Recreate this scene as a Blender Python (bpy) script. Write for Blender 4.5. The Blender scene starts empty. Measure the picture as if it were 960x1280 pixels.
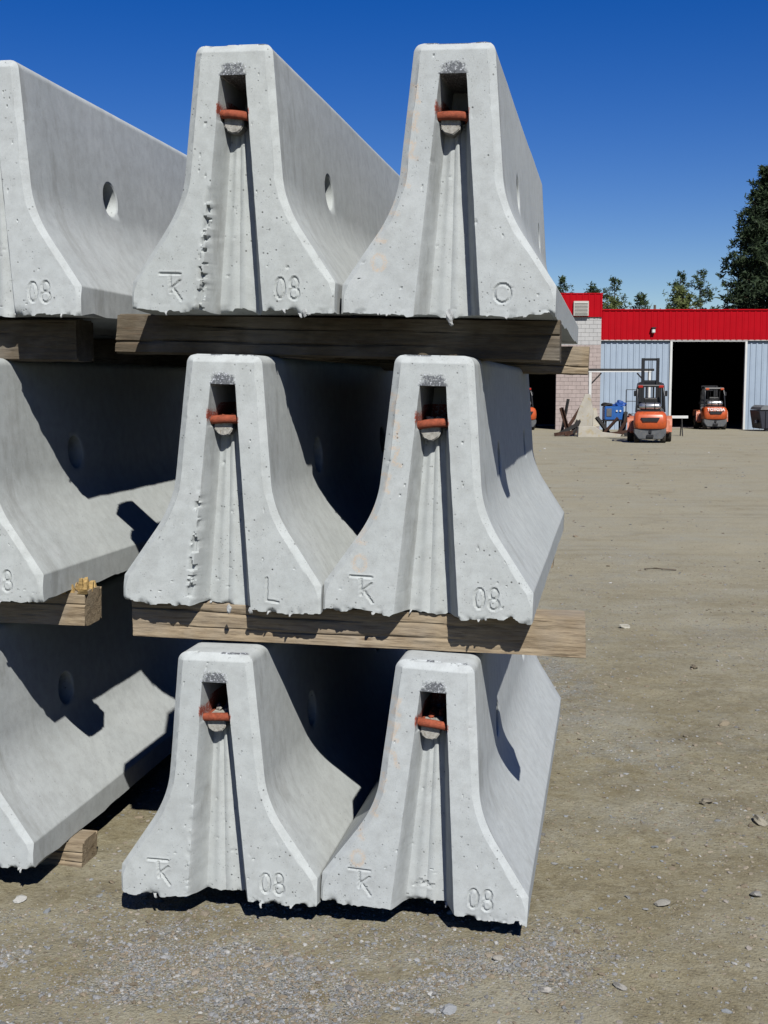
import bpy, bmesh, math, random
import numpy as np
from mathutils import Vector, Matrix, Euler

SC = bpy.context.scene
COL = SC.collection
R = math.radians
rng = np.random.default_rng(7)
random.seed(7)

# ------------------------------------------------------------------ camera, sky, sun, exposure
cam_d = bpy.data.cameras.new('camera')
cam = bpy.data.objects.new('camera', cam_d); COL.objects.link(cam)
cam.location = (0, 0, 1.7127)
cam.rotation_euler = (R(90 - 5.944), 0, 0)
cam_d.sensor_fit = 'VERTICAL'; cam_d.sensor_height = 36; cam_d.lens = 42.08
cam_d.clip_start = 0.05; cam_d.clip_end = 3000
SC.camera = cam

SUN_AZ, SUN_EL = 13.5, 45.0          # azimuth measured from straight behind the camera towards the right
sv = Vector((math.sin(R(SUN_AZ)) * math.cos(R(SUN_EL)), -math.cos(R(SUN_AZ)) * math.cos(R(SUN_EL)), math.sin(R(SUN_EL))))
world = bpy.data.worlds.new('World'); SC.world = world; world.use_nodes = True
wn = world.node_tree; wn.nodes.clear()
sky = wn.nodes.new('ShaderNodeTexSky'); sky.sky_type = 'NISHITA'; sky.sun_disc = False
sky.sun_elevation = R(SUN_EL); sky.sun_rotation = math.atan2(sv.x, sv.y)
sky.altitude = 600; sky.air_density = 1.0; sky.dust_density = 0.05; sky.ozone_density = 3.0
hsv = wn.nodes.new('ShaderNodeHueSaturation'); hsv.inputs['Saturation'].default_value = 1.47; hsv.inputs['Hue'].default_value = .524
wbg = wn.nodes.new('ShaderNodeBackground'); wbg.inputs['Strength'].default_value = 0.05
wo = wn.nodes.new('ShaderNodeOutputWorld')
wn.links.new(sky.outputs[0], hsv.inputs['Color']); wn.links.new(hsv.outputs[0], wbg.inputs['Color'])
wn.links.new(wbg.outputs[0], wo.inputs['Surface'])

sun_d = bpy.data.lights.new('sun', 'SUN'); sun_d.energy = 5.0; sun_d.angle = R(0.5); sun_d.color = (1.0, 0.965, 0.90)
sun = bpy.data.objects.new('sun', sun_d); COL.objects.link(sun)
sun.location = (6, -20, 25); sun.rotation_euler = sv.to_track_quat('Z', 'Y').to_euler()
vs = SC.view_settings; vs.view_transform = 'Standard'; vs.look = 'None'; vs.exposure = 0.68; vs.gamma = 1.0; vs.use_curve_mapping = False
SC.cycles.max_bounces = 6; SC.cycles.diffuse_bounces = 1

# ------------------------------------------------------------------ numpy noise
def _h(ix, iy, s):
    n = (ix.astype(np.int64) * 374761393 + iy.astype(np.int64) * 668265263 + s * 1274126177) & 0xffffffff
    n = ((n ^ (n >> 13)) * 1274126177) & 0xffffffff
    n = (n ^ (n >> 16)) & 0xffff
    return n / 65535.0
def vnoise(x, y, s=0):
    x = np.asarray(x, float); y = np.asarray(y, float)
    x, y = np.broadcast_arrays(x, y)
    ix = np.floor(x); iy = np.floor(y); fx = x - ix; fy = y - iy
    fx = fx * fx * (3 - 2 * fx); fy = fy * fy * (3 - 2 * fy)
    a = _h(ix, iy, s); b = _h(ix + 1, iy, s); c = _h(ix, iy + 1, s); d = _h(ix + 1, iy + 1, s)
    return (a * (1 - fx) + b * fx) * (1 - fy) + (c * (1 - fx) + d * fx) * fy
def fbm(x, y, s=0, o=4):
    t = 0; a = 0.5; f = 1.0
    for i in range(o):
        t = t + a * vnoise(np.asarray(x) * f, np.asarray(y) * f, s + i * 17); a *= .5; f *= 2.03
    return t / (1 - .5 ** o)
def sstep(a, b, x):
    t = np.clip((x - a) / (b - a), 0, 1); return t * t * (3 - 2 * t)

# ------------------------------------------------------------------ object helpers
def tag(o, label=None, cat=None, group=None, kind=None):
    if label: o['label'] = label
    if cat: o['category'] = cat
    if group: o['group'] = group
    if kind: o['kind'] = kind
    return o
def empty(name, loc=(0, 0, 0), rot=(0, 0, 0)):
    o = bpy.data.objects.new(name, None); COL.objects.link(o)
    o.location = loc; o.rotation_euler = rot; o.empty_display_size = .1
    return o
def link(name, me, mat, parent=None):
    o = bpy.data.objects.new(name, me); COL.objects.link(o)
    if mat is not None and len(me.materials) == 0: me.materials.append(mat)
    if parent is not None: o.parent = parent
    return o
def bm_obj(name, bm, mat, parent=None, smooth=None):
    me = bpy.data.meshes.new(name); bm.to_mesh(me); bm.free()
    if smooth is not None:
        me.shade_smooth(); me.set_sharp_from_angle(angle=R(smooth))
    return link(name, me, mat, parent)
def copy_tree(o, parent=None):
    c = o.copy(); COL.objects.link(c); c.parent = parent
    for ch in list(o.children): copy_tree(ch, c)
    return c
def bx(bm, c, s, rot=None, bev=0.0, seg=1):
    m = Matrix.Translation(Vector(c))
    if rot is not None: m = m @ Euler(rot).to_matrix().to_4x4()
    m = m @ Matrix.Diagonal((s[0], s[1], s[2], 1))
    r = bmesh.ops.create_cube(bm, size=1.0, matrix=m)
    if bev > 0:
        es = list({e for v in r['verts'] for e in v.link_edges})
        bmesh.ops.bevel(bm, geom=es, offset=bev, segments=seg, affect='EDGES', profile=.5)
    return r
def tube(bm, a, b, r0, r1=None, n=10, caps=True):
    a = Vector(a); b = Vector(b); r1 = r0 if r1 is None else r1
    q = (b - a).to_track_quat('Z', 'Y')
    v0 = [bm.verts.new(a + q @ Vector((math.cos(t) * r0, math.sin(t) * r0, 0))) for t in [2 * math.pi * i / n for i in range(n)]]
    v1 = [bm.verts.new(b + q @ Vector((math.cos(t) * r1, math.sin(t) * r1, 0))) for t in [2 * math.pi * i / n for i in range(n)]]
    for i in range(n): bm.faces.new((v0[i], v0[(i + 1) % n], v1[(i + 1) % n], v1[i]))
    if caps: bm.faces.new(v0[::-1]); bm.faces.new(v1)
def path_tube(bm, pts, r, n=10):
    pts = [Vector(p) for p in pts]; rings = []
    for i, p in enumerate(pts):
        t = (pts[min(i + 1, len(pts) - 1)] - pts[max(i - 1, 0)]).normalized()
        q = t.to_track_quat('Z', 'Y')
        rings.append([bm.verts.new(p + q @ Vector((math.cos(a) * r, math.sin(a) * r, 0))) for a in [2 * math.pi * k / n for k in range(n)]])
    for A, B in zip(rings[:-1], rings[1:]):
        # align ring start
        best = min(range(n), key=lambda s: (A[0].co - B[s].co).length)
        B2 = B[best:] + B[:best]
        for k in range(n): bm.faces.new((A[k], A[(k + 1) % n], B2[(k + 1) % n], B2[k]))
        B[:] = B2
    bm.faces.new(rings[0][::-1]); bm.faces.new(rings[-1])
def prism(bm, poly, y0, y1, axis='y', taper=None):
    """poly of (x,z) extruded in y (or (y,z) extruded in x)"""
    def P(p, t): return (p[0], t, p[1]) if axis == 'y' else (t, p[0], p[1])
    a = [bm.verts.new(P(p, y0)) for p in poly]; b = [bm.verts.new(P(p, y1)) for p in (taper or poly)]
    n = len(poly); fs = [bm.faces.new(a), bm.faces.new(b[::-1])]
    for i in range(n): fs.append(bm.faces.new((a[i], b[i], b[(i + 1) % n], a[(i + 1) % n])))
    bmesh.ops.recalc_face_normals(bm, faces=fs)
    return a + b

# ------------------------------------------------------------------ materials
class NT:
    def __init__(s, name):
        s.m = bpy.data.materials.new(name); s.m.use_nodes = True
        s.t = s.m.node_tree; s.t.nodes.clear()
        s.out = s.n('ShaderNodeOutputMaterial'); s.b = s.n('ShaderNodeBsdfPrincipled')
        s.l(s.b.outputs[0], s.out.inputs['Surface'])
    def n(s, t, **k):
        o = s.t.nodes.new(t)
        for a, v in k.items():
            if a.startswith('i_'):
                o.inputs[a[2:].replace('_', ' ')].default_value = v
            else: setattr(o, a, v)
        return o
    def l(s, a, b): s.t.links.new(a, b)
    def coord(s, scale=(1, 1, 1), loc=(0, 0, 0), rand=True, kind='Object'):
        tc = s.n('ShaderNodeTexCoord'); mp = s.n('ShaderNodeMapping')
        mp.inputs['Scale'].default_value = scale; mp.inputs['Location'].default_value = loc
        src = tc.outputs[kind]
        if rand:
            oi = s.n('ShaderNodeObjectInfo'); ml = s.n('ShaderNodeMath', operation='MULTIPLY'); ml.inputs[1].default_value = 37.0
            s.l(oi.outputs['Random'], ml.inputs[0])
            ad = s.n('ShaderNodeVectorMath', operation='ADD'); s.l(src, ad.inputs[0]); s.l(ml.outputs[0], ad.inputs[1]); src = ad.outputs[0]
        s.l(src, mp.inputs['Vector']); return mp.outputs[0]
    def noise(s, vec, scale, detail=4, rough=.55):
        o = s.n('ShaderNodeTexNoise'); o.inputs['Scale'].default_value = scale; o.inputs['Detail'].default_value = detail; o.inputs['Roughness'].default_value = rough
        if vec is not None: s.l(vec, o.inputs['Vector'])
        return o.outputs['Fac']
    def voro(s, vec, scale, feature='F1', out='Distance'):
        o = s.n('ShaderNodeTexVoronoi', feature=feature); o.inputs['Scale'].default_value = scale
        s.l(vec, o.inputs['Vector']); return o.outputs[out]
    def ramp(s, fac, stops):
        o = s.n('ShaderNodeValToRGB'); e = o.color_ramp.elements
        while len(e) < len(stops): e.new(.5)
        for x, (p, c) in zip(e, stops):
            x.position = p; x.color = (c, c, c, 1) if isinstance(c, (int, float)) else (*c, 1)
        s.l(fac, o.inputs['Fac']); return o.outputs['Color']
    def mix(s, fac, a, b, mode='MIX'):
        o = s.n('ShaderNodeMix', data_type='RGBA', blend_type=mode)
        for i, v in ((0, fac), (6, a), (7, b)):
            if isinstance(v, (int, float)): o.inputs[i].default_value = v
            elif isinstance(v, tuple): o.inputs[i].default_value = (*v, 1)
            else: s.l(v, o.inputs[i])
        return o.outputs[2]
    def math(s, op, a, b=None):
        o = s.n('ShaderNodeMath', operation=op)
        for i, v in ((0, a), (1, b)):
            if v is None: continue
            if isinstance(v, (int, float)): o.inputs[i].default_value = v
            else: s.l(v, o.inputs[i])
        return o.outputs[0]
    def bump(s, h, strength=.3, dist=.002, prev=None):
        o = s.n('ShaderNodeBump'); o.inputs['Strength'].default_value = strength; o.inputs['Distance'].default_value = dist
        s.l(h, o.inputs['Height'])
        if prev is not None: s.l(prev, o.inputs['Normal'])
        return o.outputs[0]
    def fin(s, col=None, rough=.8, normal=None, metal=0.0, spec=.3):
        if col is not None:
            if isinstance(col, tuple): s.b.inputs['Base Color'].default_value = (*col, 1)
            else: s.l(col, s.b.inputs['Base Color'])
        if isinstance(rough, (int, float)): s.b.inputs['Roughness'].default_value = rough
        else: s.l(rough, s.b.inputs['Roughness'])
        if normal is not None: s.l(normal, s.b.inputs['Normal'])
        s.b.inputs['Metallic'].default_value = metal; s.b.inputs['Specular IOR Level'].default_value = spec
        return s.m

def mat_plain(name, col, rough=.6, metal=0.0, var=.25, scale=6.0, bump=.0, spec=.4, dirt=None):
    col = tuple(x * .55 for x in col); dirt = tuple(x * .55 for x in dirt) if dirt else None
    t = NT(name); v = t.coord()
    n = t.noise(v, scale, 5, .6)
    c = t.mix(t.ramp(n, [(.3, 0.0), (.75, 1.0)]), tuple(x * (1 - var) for x in col), tuple(min(1, x * (1 + var * .5)) for x in col))
    if dirt:
        d = t.ramp(t.noise(v, scale * 2.3, 6, .7), [(.52, 0.0), (.72, 1.0)]); c = t.mix(d, c, dirt)
    nm = t.bump(t.noise(v, scale * 12, 3), bump, .004) if bump else None
    return t.fin(c, rough, nm, metal, spec)

def mat_concrete():
    t = NT('precast_concrete'); v = t.coord()
    big = t.noise(v, 2.6, 5, .6); mid = t.noise(v, 22, 5, .65); fine = t.noise(v, 320, 3, .6)
    c = t.mix(t.ramp(big, [(.28, 0.0), (.72, 1.0)]), (.292, .315, .322), (.334, .356, .360))
    c = t.mix(t.ramp(mid, [(.3, .55), (.6, 0.0)]), c, (.225, .237, .238))
    oi = t.n('ShaderNodeObjectInfo')
    c = t.mix(t.math('MULTIPLY', oi.outputs['Random'], .75), c, t.mix(1.0, c, (.93, .93, .885), 'MULTIPLY'))
    # vertical rain / form streaks that only show on the long sides
    vst = t.coord((1.2, 9.0, .55)); st = t.noise(vst, 2.2, 6, .7)
    geo = t.n('ShaderNodeTexCoord'); sep = t.n('ShaderNodeSeparateXYZ'); t.l(geo.outputs['Normal'], sep.inputs[0])
    side = t.ramp(t.math('ABSOLUTE', sep.outputs['X']), [(.6, 0.0), (.9, 1.0)])
    c = t.mix(t.math('MULTIPLY', t.ramp(st, [(.48, 0.0), (.80, .22)]), side), c, (.185, .190, .186))
    c = t.mix(t.math('MULTIPLY', t.ramp(t.noise(v, 3.5, 5, .7), [(.5, 0.0), (.75, .30)]), side), c, (.33, .342, .345))
    blot = t.noise(v, 7.5, 6, .72)
    c = t.mix(t.ramp(blot, [(.52, 0.0), (.72, .26)]), c, (.235, .243, .232))
    c = t.mix(t.ramp(blot, [(.28, .28), (.44, 0.0)]), c, (.385, .400, .405))
    raw = t.coord(rand=False); sr = t.n('ShaderNodeSeparateXYZ'); t.l(raw, sr.inputs[0])
    smg = t.math('MULTIPLY', t.math('MULTIPLY', side, t.ramp(sr.outputs['Y'], [(.10, 1.0), (.55, 0.0)])), t.ramp(t.noise(t.coord((1, 5, 1.6)), 2.4, 6, .7), [(.50, 0.0), (.66, .55)]))
    c = t.mix(smg, c, (.165, .170, .160))
    # grains
    c = t.mix(t.ramp(fine, [(.35, .16), (.55, 0.0)]), c, (.15, .155, .155))
    # bug holes
    vd = t.voro(v, 46); msk = t.ramp(t.noise(v, 13, 3), [(.43, 0.0), (.56, 1.0)])
    hole = t.math('MULTIPLY', t.ramp(vd, [(.10, 1.0), (.155, 0.0)]), msk)
    vd2 = t.voro(v, 130); hole2 = t.math('MULTIPLY', t.ramp(vd2, [(.10, 1.0), (.17, 0.0)]), t.ramp(t.noise(v, 30, 2), [(.5, 0.0), (.62, 1.0)]))
    hh = t.math('MULTIPLY', t.math('MAXIMUM', hole, hole2), t.math('SUBTRACT', 1.0, t.math('MULTIPLY', side, .75)))
    hh = t.math('MULTIPLY', hh, t.ramp(t.noise(v, 4.5, 4, .7), [(.36, .25), (.60, 1.0)]))
    c = t.mix(t.math('MULTIPLY', hh, .78), c, (.030, .030, .028))
    # painted-in marks: r = soot smear, g = red overspray, b = orange crayon, alpha unused
    at = t.n('ShaderNodeAttribute', attribute_name='marks'); sp = t.n('ShaderNodeSeparateColor'); t.l(at.outputs['Color'], sp.inputs[0])
    n1 = t.noise(v, 150, 4, .7)
    soot = t.ramp(t.math('MULTIPLY', sp.outputs[0], t.ramp(n1, [(.30, .25), (.58, 1.0)])), [(.28, 0.0), (.62, 1.0)])
    c = t.mix(t.math('MULTIPLY', soot, .82), c, (.030, .033, .042))
    fleck = t.math('MULTIPLY', t.ramp(sp.outputs[0], [(.05, 0.0), (.3, 1.0)]), t.ramp(t.noise(v, 210, 2), [(.60, 0.0), (.66, 1.0)]))
    c = t.mix(t.math('MULTIPLY', fleck, .8), c, (.42, .44, .48))
    rd = t.ramp(t.math('MULTIPLY', sp.outputs[1], t.ramp(n1, [(.30, .3), (.60, 1.0)])), [(.25, 0.0), (.6, 1.0)])
    c = t.mix(rd, c, (.17, .036, .02))
    cr = t.math('MULTIPLY', sp.outputs[2], t.ramp(t.noise(v, 190, 3, .7), [(.38, 0.0), (.58, .75)]))
    c = t.mix(t.math('MULTIPLY', cr, .55), c, (.42, .27, .14))
    nm = t.bump(hh, .7, -.002)
    nm = t.bump(mid, .12, .002, nm); nm = t.bump(fine, .35, .0008, nm)
    return t.fin(c, .88, nm, 0, .25)

def mat_wood(name='weathered_timber', a=(.155, .118, .076), b=(.235, .190, .130)):
    t = NT(name); v = t.coord((3.4, 15, 15)); v2 = t.coord((3.0, 50, 50)); v0 = t.coord()
    g = t.noise(v, 3.2, 6, .65); g2 = t.noise(v2, 3.0, 4, .7)
    c = t.mix(t.ramp(g, [(.3, 0.0), (.7, 1.0)]), a, b)
    c = t.mix(t.ramp(g2, [(.50, 0.0), (.70, .75)]), c, (.07, .048, .030))
    c = t.mix(t.ramp(t.noise(v0, 5, 4), [(.45, 0.0), (.75, .55)]), c, (.19, .178, .158))
    vk = t.coord((3, 14, 14)); kn = t.ramp(t.voro(vk, 1.2), [(.04, 1.0), (.10, 0.0)])
    c = t.mix(t.math('MULTIPLY', kn, .7), c, (.065, .038, .02))
    nm = t.bump(g2, .6, .004); nm = t.bump(g, .4, .006, nm)
    return t.fin(c, .85, nm, 0, .2)

def mat_ground():
    t = NT('packed_dirt_ground'); v = t.coord(rand=False)
    vs_ = t.coord((.35, 1.6, 1), rand=False)
    n0 = t.noise(vs_, .55, 5, .6); n1 = t.noise(v, 2.2, 6, .62); n2 = t.noise(v, 17, 5, .7); n3 = t.noise(v, 160, 3, .7)
    c = t.mix(t.ramp(n0, [(.3, 0.0), (.7, 1.0)]), (.140, .119, .073), (.182, .160, .106))
    c = t.mix(t.ramp(n1, [(.42, 0.0), (.68, .75)]), c, (.096, .078, .046))
    c = t.mix(t.ramp(n2, [(.50, 0.0), (.68, .8)]), c, (.195, .178, .130))
    c = t.mix(t.ramp(n2, [(.28, .75), (.45, 0.0)]), c, (.072, .058, .036))
    c = t.mix(t.ramp(n3, [(.30, .55), (.50, 0.0)]), c, (.062, .052, .034))
    c = t.mix(t.ramp(n3, [(.60, 0.0), (.78, .7)]), c, (.225, .212, .182))
    sy = t.n('ShaderNodeSeparateXYZ'); t.l(v, sy.inputs[0])
    dusty = t.math('MULTIPLY', t.ramp(t.math('ADD', t.math('MULTIPLY', sy.outputs['Y'], .06), t.math('MULTIPLY', n0, .35)), [(.50, 0.0), (1.0, 1.0)]), .6)
    c = t.mix(dusty, c, (.245, .222, .166))
    vt_ = t.coord((.22, 2.6, 1), rand=False); n5 = t.noise(vt_, 1.3, 5, .65)
    c = t.mix(t.ramp(n5, [(.52, 0.0), (.68, .32)]), c, (.120, .098, .060))
    c = t.mix(t.ramp(n5, [(.30, .40), (.46, 0.0)]), c, (.230, .208, .156))
    n6 = t.noise(v, .9, 6, .68)
    c = t.mix(t.ramp(n6, [(.48, 0.0), (.62, .65)]), c, (.208, .194, .152))
    c = t.mix(t.ramp(n6, [(.30, .5), (.42, 0.0)]), c, (.118, .096, .060))
    n4 = t.noise(v, 55, 4, .75)
    c = t.mix(t.ramp(n4, [(.33, .7), (.46, 0.0)]), c, (.070, .058, .037))
    c = t.mix(t.ramp(n4, [(.56, 0.0), (.72, .6)]), c, (.215, .196, .150))
    # fine grit, paler and bluer where the 'gravel' attribute is high
    vc = t.voro(v, 120, 'F1', 'Color'); sepc = t.n('ShaderNodeSeparateColor'); t.l(vc, sepc.inputs[0])
    grit = t.mix(sepc.outputs[0], (.105, .112, .116), (.26, .268, .262)); grit = t.mix(t.ramp(sepc.outputs[1], [(.6, 0.0), (.9, .6)]), grit, (.155, .125, .08))
    at = t.n('ShaderNodeAttribute', attribute_name='gravel')
    gm = t.math('MULTIPLY', at.outputs['Fac'], t.ramp(t.noise(v, 9, 5, .7), [(.38, 0.0), (.60, 1.0)]))
    c = t.mix(t.math('MULTIPLY', gm, .85), c, grit)
    c = t.mix(1.0, c, (1.03, 1.055, 1.045), 'MULTIPLY')
    h = t.math('ADD', t.math('MULTIPLY', n2, .6), t.math('MULTIPLY', t.voro(v, 120), t.math('ADD', t.math('MULTIPLY', gm, -.8), -.1)))
    nm = t.bump(h, .7, .016); nm = t.bump(n4, .6, .008, nm); nm = t.bump(n3, .5, .003, nm); nm = t.bump(n1, .25, .05, nm)
    return t.fin(c, .95, nm, 0, .12)

def mat_attr(name, rough=.9, scale=300, spec=.2):
    t = NT(name); at = t.n('ShaderNodeAttribute', attribute_name='tint'); v = t.coord(rand=False)
    n = t.noise(v, scale, 3, .6)
    c = t.mix(t.ramp(n, [(.3, .35), (.65, 0.0)]), at.outputs['Color'], (.05, .045, .036))
    return t.fin(c, rough, t.bump(n, .4, .002), 0, spec)

def mat_leaf(name, a, b):
    t = NT(name); v = t.coord(); n = t.noise(v, .55, 4, .7)
    at = t.n('ShaderNodeAttribute', attribute_name='tint')
    c = t.mix(t.ramp(n, [(.3, 0.0), (.7, 1.0)]), a, b)
    c = t.mix(.55, c, at.outputs['Color'], 'MULTIPLY')
    t.fin(c, .7, None, 0, .25)
    tr = t.n('ShaderNodeBsdfTranslucent'); t.l(c, tr.inputs['Color']); mx = t.n('ShaderNodeMixShader'); mx.inputs[0].default_value = .18
    t.l(t.b.outputs[0], mx.inputs[1]); t.l(tr.outputs[0], mx.inputs[2]); t.l(mx.outputs[0], t.out.inputs['Surface'])
    return t.m

M = dict(
    concrete=mat_concrete(), wood=mat_wood(), wood_shade_dark=mat_wood('shade_darkened_weathered_timber', (.050, .040, .028), (.088, .072, .050)), wood_new=mat_wood('pale_split_timber', (.27, .175, .065), (.42, .30, .13)),  # top-tier timbers: darker wood, with the shade under the barriers put into its colour
    ground=mat_ground(), stone=mat_attr('loose_stone'),
    red_steel=mat_plain('red_oxide_steel', (.46, .115, .058), .75, 0, .45, 60, .7, .2, (.20, .06, .035)),
    mortar=mat_plain('pale_mortar', (.60, .59, .54), .95, 0, .4, 70, .8, .2, (.22, .16, .11)),
    flash=mat_plain('pale_cement_flash', (.57, .59, .59), .95, 0, .25, 90, .6, .2),
    red_siding=mat_plain('red_metal_siding', (.46, .002, .010), .6, 0, .10, 1.2, 0, .06),
    grey_siding=mat_plain('blue_grey_metal_siding', (.385, .470, .575), .5, 0, .08, 1.2, 0, .25),
    white_trim=mat_plain('white_trim_paint', (.72, .73, .71), .5, 0, .1, 3),
    block_pink=mat_plain('pinkish_concrete_block', (.47, .395, .37), .95, 0, .18, 2.5, .3, .15),
    block_pale=mat_plain('pale_painted_block', (.53, .53, .525), .95, 0, .12, 2.5, .3, .15),
    joint=mat_plain('grey_mortar_joint', (.40, .345, .325), .95, 0, .1, 4),
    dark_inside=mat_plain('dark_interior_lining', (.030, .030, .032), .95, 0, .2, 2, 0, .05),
    vent=mat_plain('pale_vent_metal', (.58, .57, .52), .5, 0, .12, 4),
    orange=mat_plain('orange_forklift_paint', (.62, .105, .022), .38, 0, .16, 4, 0, .5, (.30, .07, .03)),
    orange_fade=mat_plain('faded_orange_paint', (.60, .19, .10), .5, 0, .2, 4, 0, .4),
    grey_iron=mat_plain('grey_cast_weight', (.115, .125, .135), .55, 0, .3, 5, .15, .4, (.20, .18, .15)),
    black_metal=mat_plain('black_mast_steel', (.018, .019, .022), .45, .2, .3, 8, 0, .5),
    chrome=mat_plain('silver_gas_cylinder', (.62, .62, .61), .25, .85, .15, 5),
    tyre=mat_plain('dusty_tyre_rubber', (.045, .042, .038), .9, 0, .3, 12, .3, .1, (.15, .125, .09)),
    rim=mat_plain('dusty_wheel_rim', (.32, .29, .24), .7, .1, .3, 9),
    seat=mat_plain('black_vinyl_seat', (.02, .02, .02), .5),
    white=mat_plain('white_lettering', (.80, .80, .78), .5, 0, .03),
    lamp_red=mat_plain('red_lamp_lens', (.45, .03, .02), .25),
    blue=mat_plain('blue_machine_paint', (.020, .125, .42), .4, 0, .2, 5, 0, .45),
    tarp=mat_plain('blue_tarpaulin', (.015, .085, .36), .55, 0, .3, 6, .3, .3),
    rust=mat_plain('rusty_scrap_steel', (.105, .055, .038), .9, .2, .5, 7, .4, .2, (.035, .030, .028)),
    dark_scrap=mat_plain('dark_scrap_steel', (.040, .038, .037), .8, .2, .4, 7, .3, .3),
    slab=mat_plain('stained_concrete_slab', (.52, .49, .42), .95, 0, .2, 1.8, .3, .15, (.42, .33, .16)),
    pole=mat_plain('pole_wood', (.16, .13, .10), .9, 0, .3, 3),
    bin_grey=mat_plain('grey_bin_lid', (.20, .21, .22), .6, .1, .3, 3),
    bin_dark=mat_plain('dark_bin_paint', (.022, .026, .040), .55, .1, .3, 3),
    bark=mat_plain('pine_bark', (.085, .060, .045), .95, 0, .3, 3, .5, .1),
    needle_dark=mat_leaf('dark_pine_needles', (.020, .038, .017), (.044, .068, .027)),
    needle_deep=mat_leaf('deep_green_pine_needles', (.012, .024, .011), (.030, .048, .020)),  # darker green needles of the two big pines
    needle_olive=mat_leaf('olive_pine_needles', (.060, .082, .026), (.105, .125, .042)),
)

# ------------------------------------------------------------------ ground
SLOPE = -0.0064
def gz(x, y):
    x = np.asarray(x, float); y = np.asarray(y, float)
    base = SLOPE * np.clip(y, -10, 80)
    near = np.clip(1 - np.hypot(x - .5, y - 5) / 16, 0, 1)
    b = (fbm(x * 1.3, y * 1.3, 3, 3) - .5) * .030 + (fbm(x * 7, y * 7, 9, 3) - .5) * .020
    wide = (fbm(x * .12, y * .25, 31, 2) - .5) * .08 * np.clip((y - 6) / 12, 0, 1) * np.clip((58 - y) / 12, 0, 1)
    return base + b * near + wide
def gravel_density(x, y):
    x = np.asarray(x, float); y = np.asarray(y, float)
    a = sstep(3.72, 3.45, y + .16 * x) * sstep(.75, .1, x - .2 * (3.3 - y))
    a2 = .8 * np.exp(-(((x - .48) / .17) ** 2 + ((y - 3.42) / .20) ** 2))
    b = .75 * np.exp(-(((x - 1.05) / .22) ** 2 + ((y - 7.2) / .9) ** 2)) + .35 * np.exp(-(((x - 1.15) / .35) ** 2 + ((y - 5.6) / .5) ** 2))
    patch = sstep(.40, .62, fbm(x * 3.1, y * 5.5, 77, 4))
    return np.clip(np.maximum.reduce([a * (.15 + .95 * patch), a2, b]) + .06 + .22 * sstep(.50, .66, fbm(x * 1.6, y * 1.9, 99, 4)), 0, 1)
def axis_pts(lo, hi, c0, c1, fine, grow=1.22):
    p = list(np.arange(c0, c1 + 1e-6, fine)); s = fine; q = p[-1]
    while q < hi: s *= grow; q += s; p.append(min(q, hi))
    s = fine; q = p[0]
    while q > lo: s *= grow; q -= s; p.insert(0, max(q, lo))
    return np.array(sorted(set(p)))
gx = axis_pts(-600, 700, -1.6, 3.0, .035, 1.12); gy = axis_pts(-200, 1400, 2.6, 8.0, .035, 1.06)
X, Y = np.meshgrid(gx, gy); Z = gz(X, Y)
nx_, ny_ = len(gx), len(gy)
idx = np.arange(nx_ * ny_).reshape(ny_, nx_)
me = bpy.data.meshes.new('ground')
me.from_pydata(np.stack([X, Y, Z], -1).reshape(-1, 3).tolist(), [], np.stack([idx[:-1, :-1], idx[:-1, 1:], idx[1:, 1:], idx[1:, :-1]], -1).reshape(-1, 4).tolist())
at = me.attributes.new('gravel', 'FLOAT', 'POINT'); at.data.foreach_set('value', gravel_density(X, Y).reshape(-1))
me.shade_smooth()
tag(link('ground', me, M['ground']), kind='structure')

# ------------------------------------------------------------------ concrete barriers
AZ = 0.18673
AXV = np.array([math.sin(AZ), math.cos(AZ)]); RTV = np.array([math.cos(AZ), -math.sin(AZ)])
def uv(u, v): p = RTV * u + AXV * v; return (float(p[0]), float(p[1]))
BW, BH, BL_, LIP, BX, BZ, TX = .3313, .81, 2.5, .0885, .1665, .3287, .1215
def half_width(z):
    z = np.asarray(z, float)
    s1 = (BX - BW) / (BZ - LIP); s2 = (TX - BX) / (BH - BZ)
    a1 = np.minimum(BW, BW + s1 * (z - LIP)); a2 = BX + s2 * (z - BZ)
    k = .052                                            # smooth max = fillet
    h = np.clip(.5 + .5 * (a1 - a2) / k, 0, 1)
    w = a2 * (1 - h) + a1 * h + k * h * (1 - h)
    w = np.where(z < LIP + .05, np.minimum(w, a1), w)
    r = .028; dz = np.clip(z - (BH - r), 0, r)
    return w - (r - np.sqrt(np.maximum(r * r - dz * dz, 0)))
def seg_dist(x, z, segs):
    d = np.full(x.shape, 9.0)
    for (ax, az, bx_, bz_) in segs:
        vx, vz = bx_ - ax, bz_ - az; L2 = vx * vx + vz * vz + 1e-12
        t = np.clip(((x - ax) * vx + (z - az) * vz) / L2, 0, 1)
        d = np.minimum(d, np.hypot(x - ax - t * vx, z - az - t * vz))
    return d
def ell(cx, cz, rx, rz, n=20, a0=0, a1=360):
    p = [(cx + rx * math.cos(R(a0 + (a1 - a0) * i / n)), cz + rz * math.sin(R(a0 + (a1 - a0) * i / n))) for i in range(n + 1)]
    return [(*p[i], *p[i + 1]) for i in range(n)]
def glyph_TK(cx, z0, s=.082):
    L = [(-.42, 1.0, .40, .99), (-.02, .98, .02, .28), (.40, .74, .04, .44), (.10, .48, .46, .0)]
    return [(cx + a * s, z0 + b * s, cx + c * s, z0 + d * s) for a, b, c, d in L]
def glyph_08(cx, z0, s=.068):
    return ell(cx - .3 * s, z0 + .48 * s, .21 * s, .46 * s) + ell(cx + .36 * s, z0 + .72 * s, .17 * s, .25 * s) + ell(cx + .36 * s, z0 + .24 * s, .22 * s, .26 * s)
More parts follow.
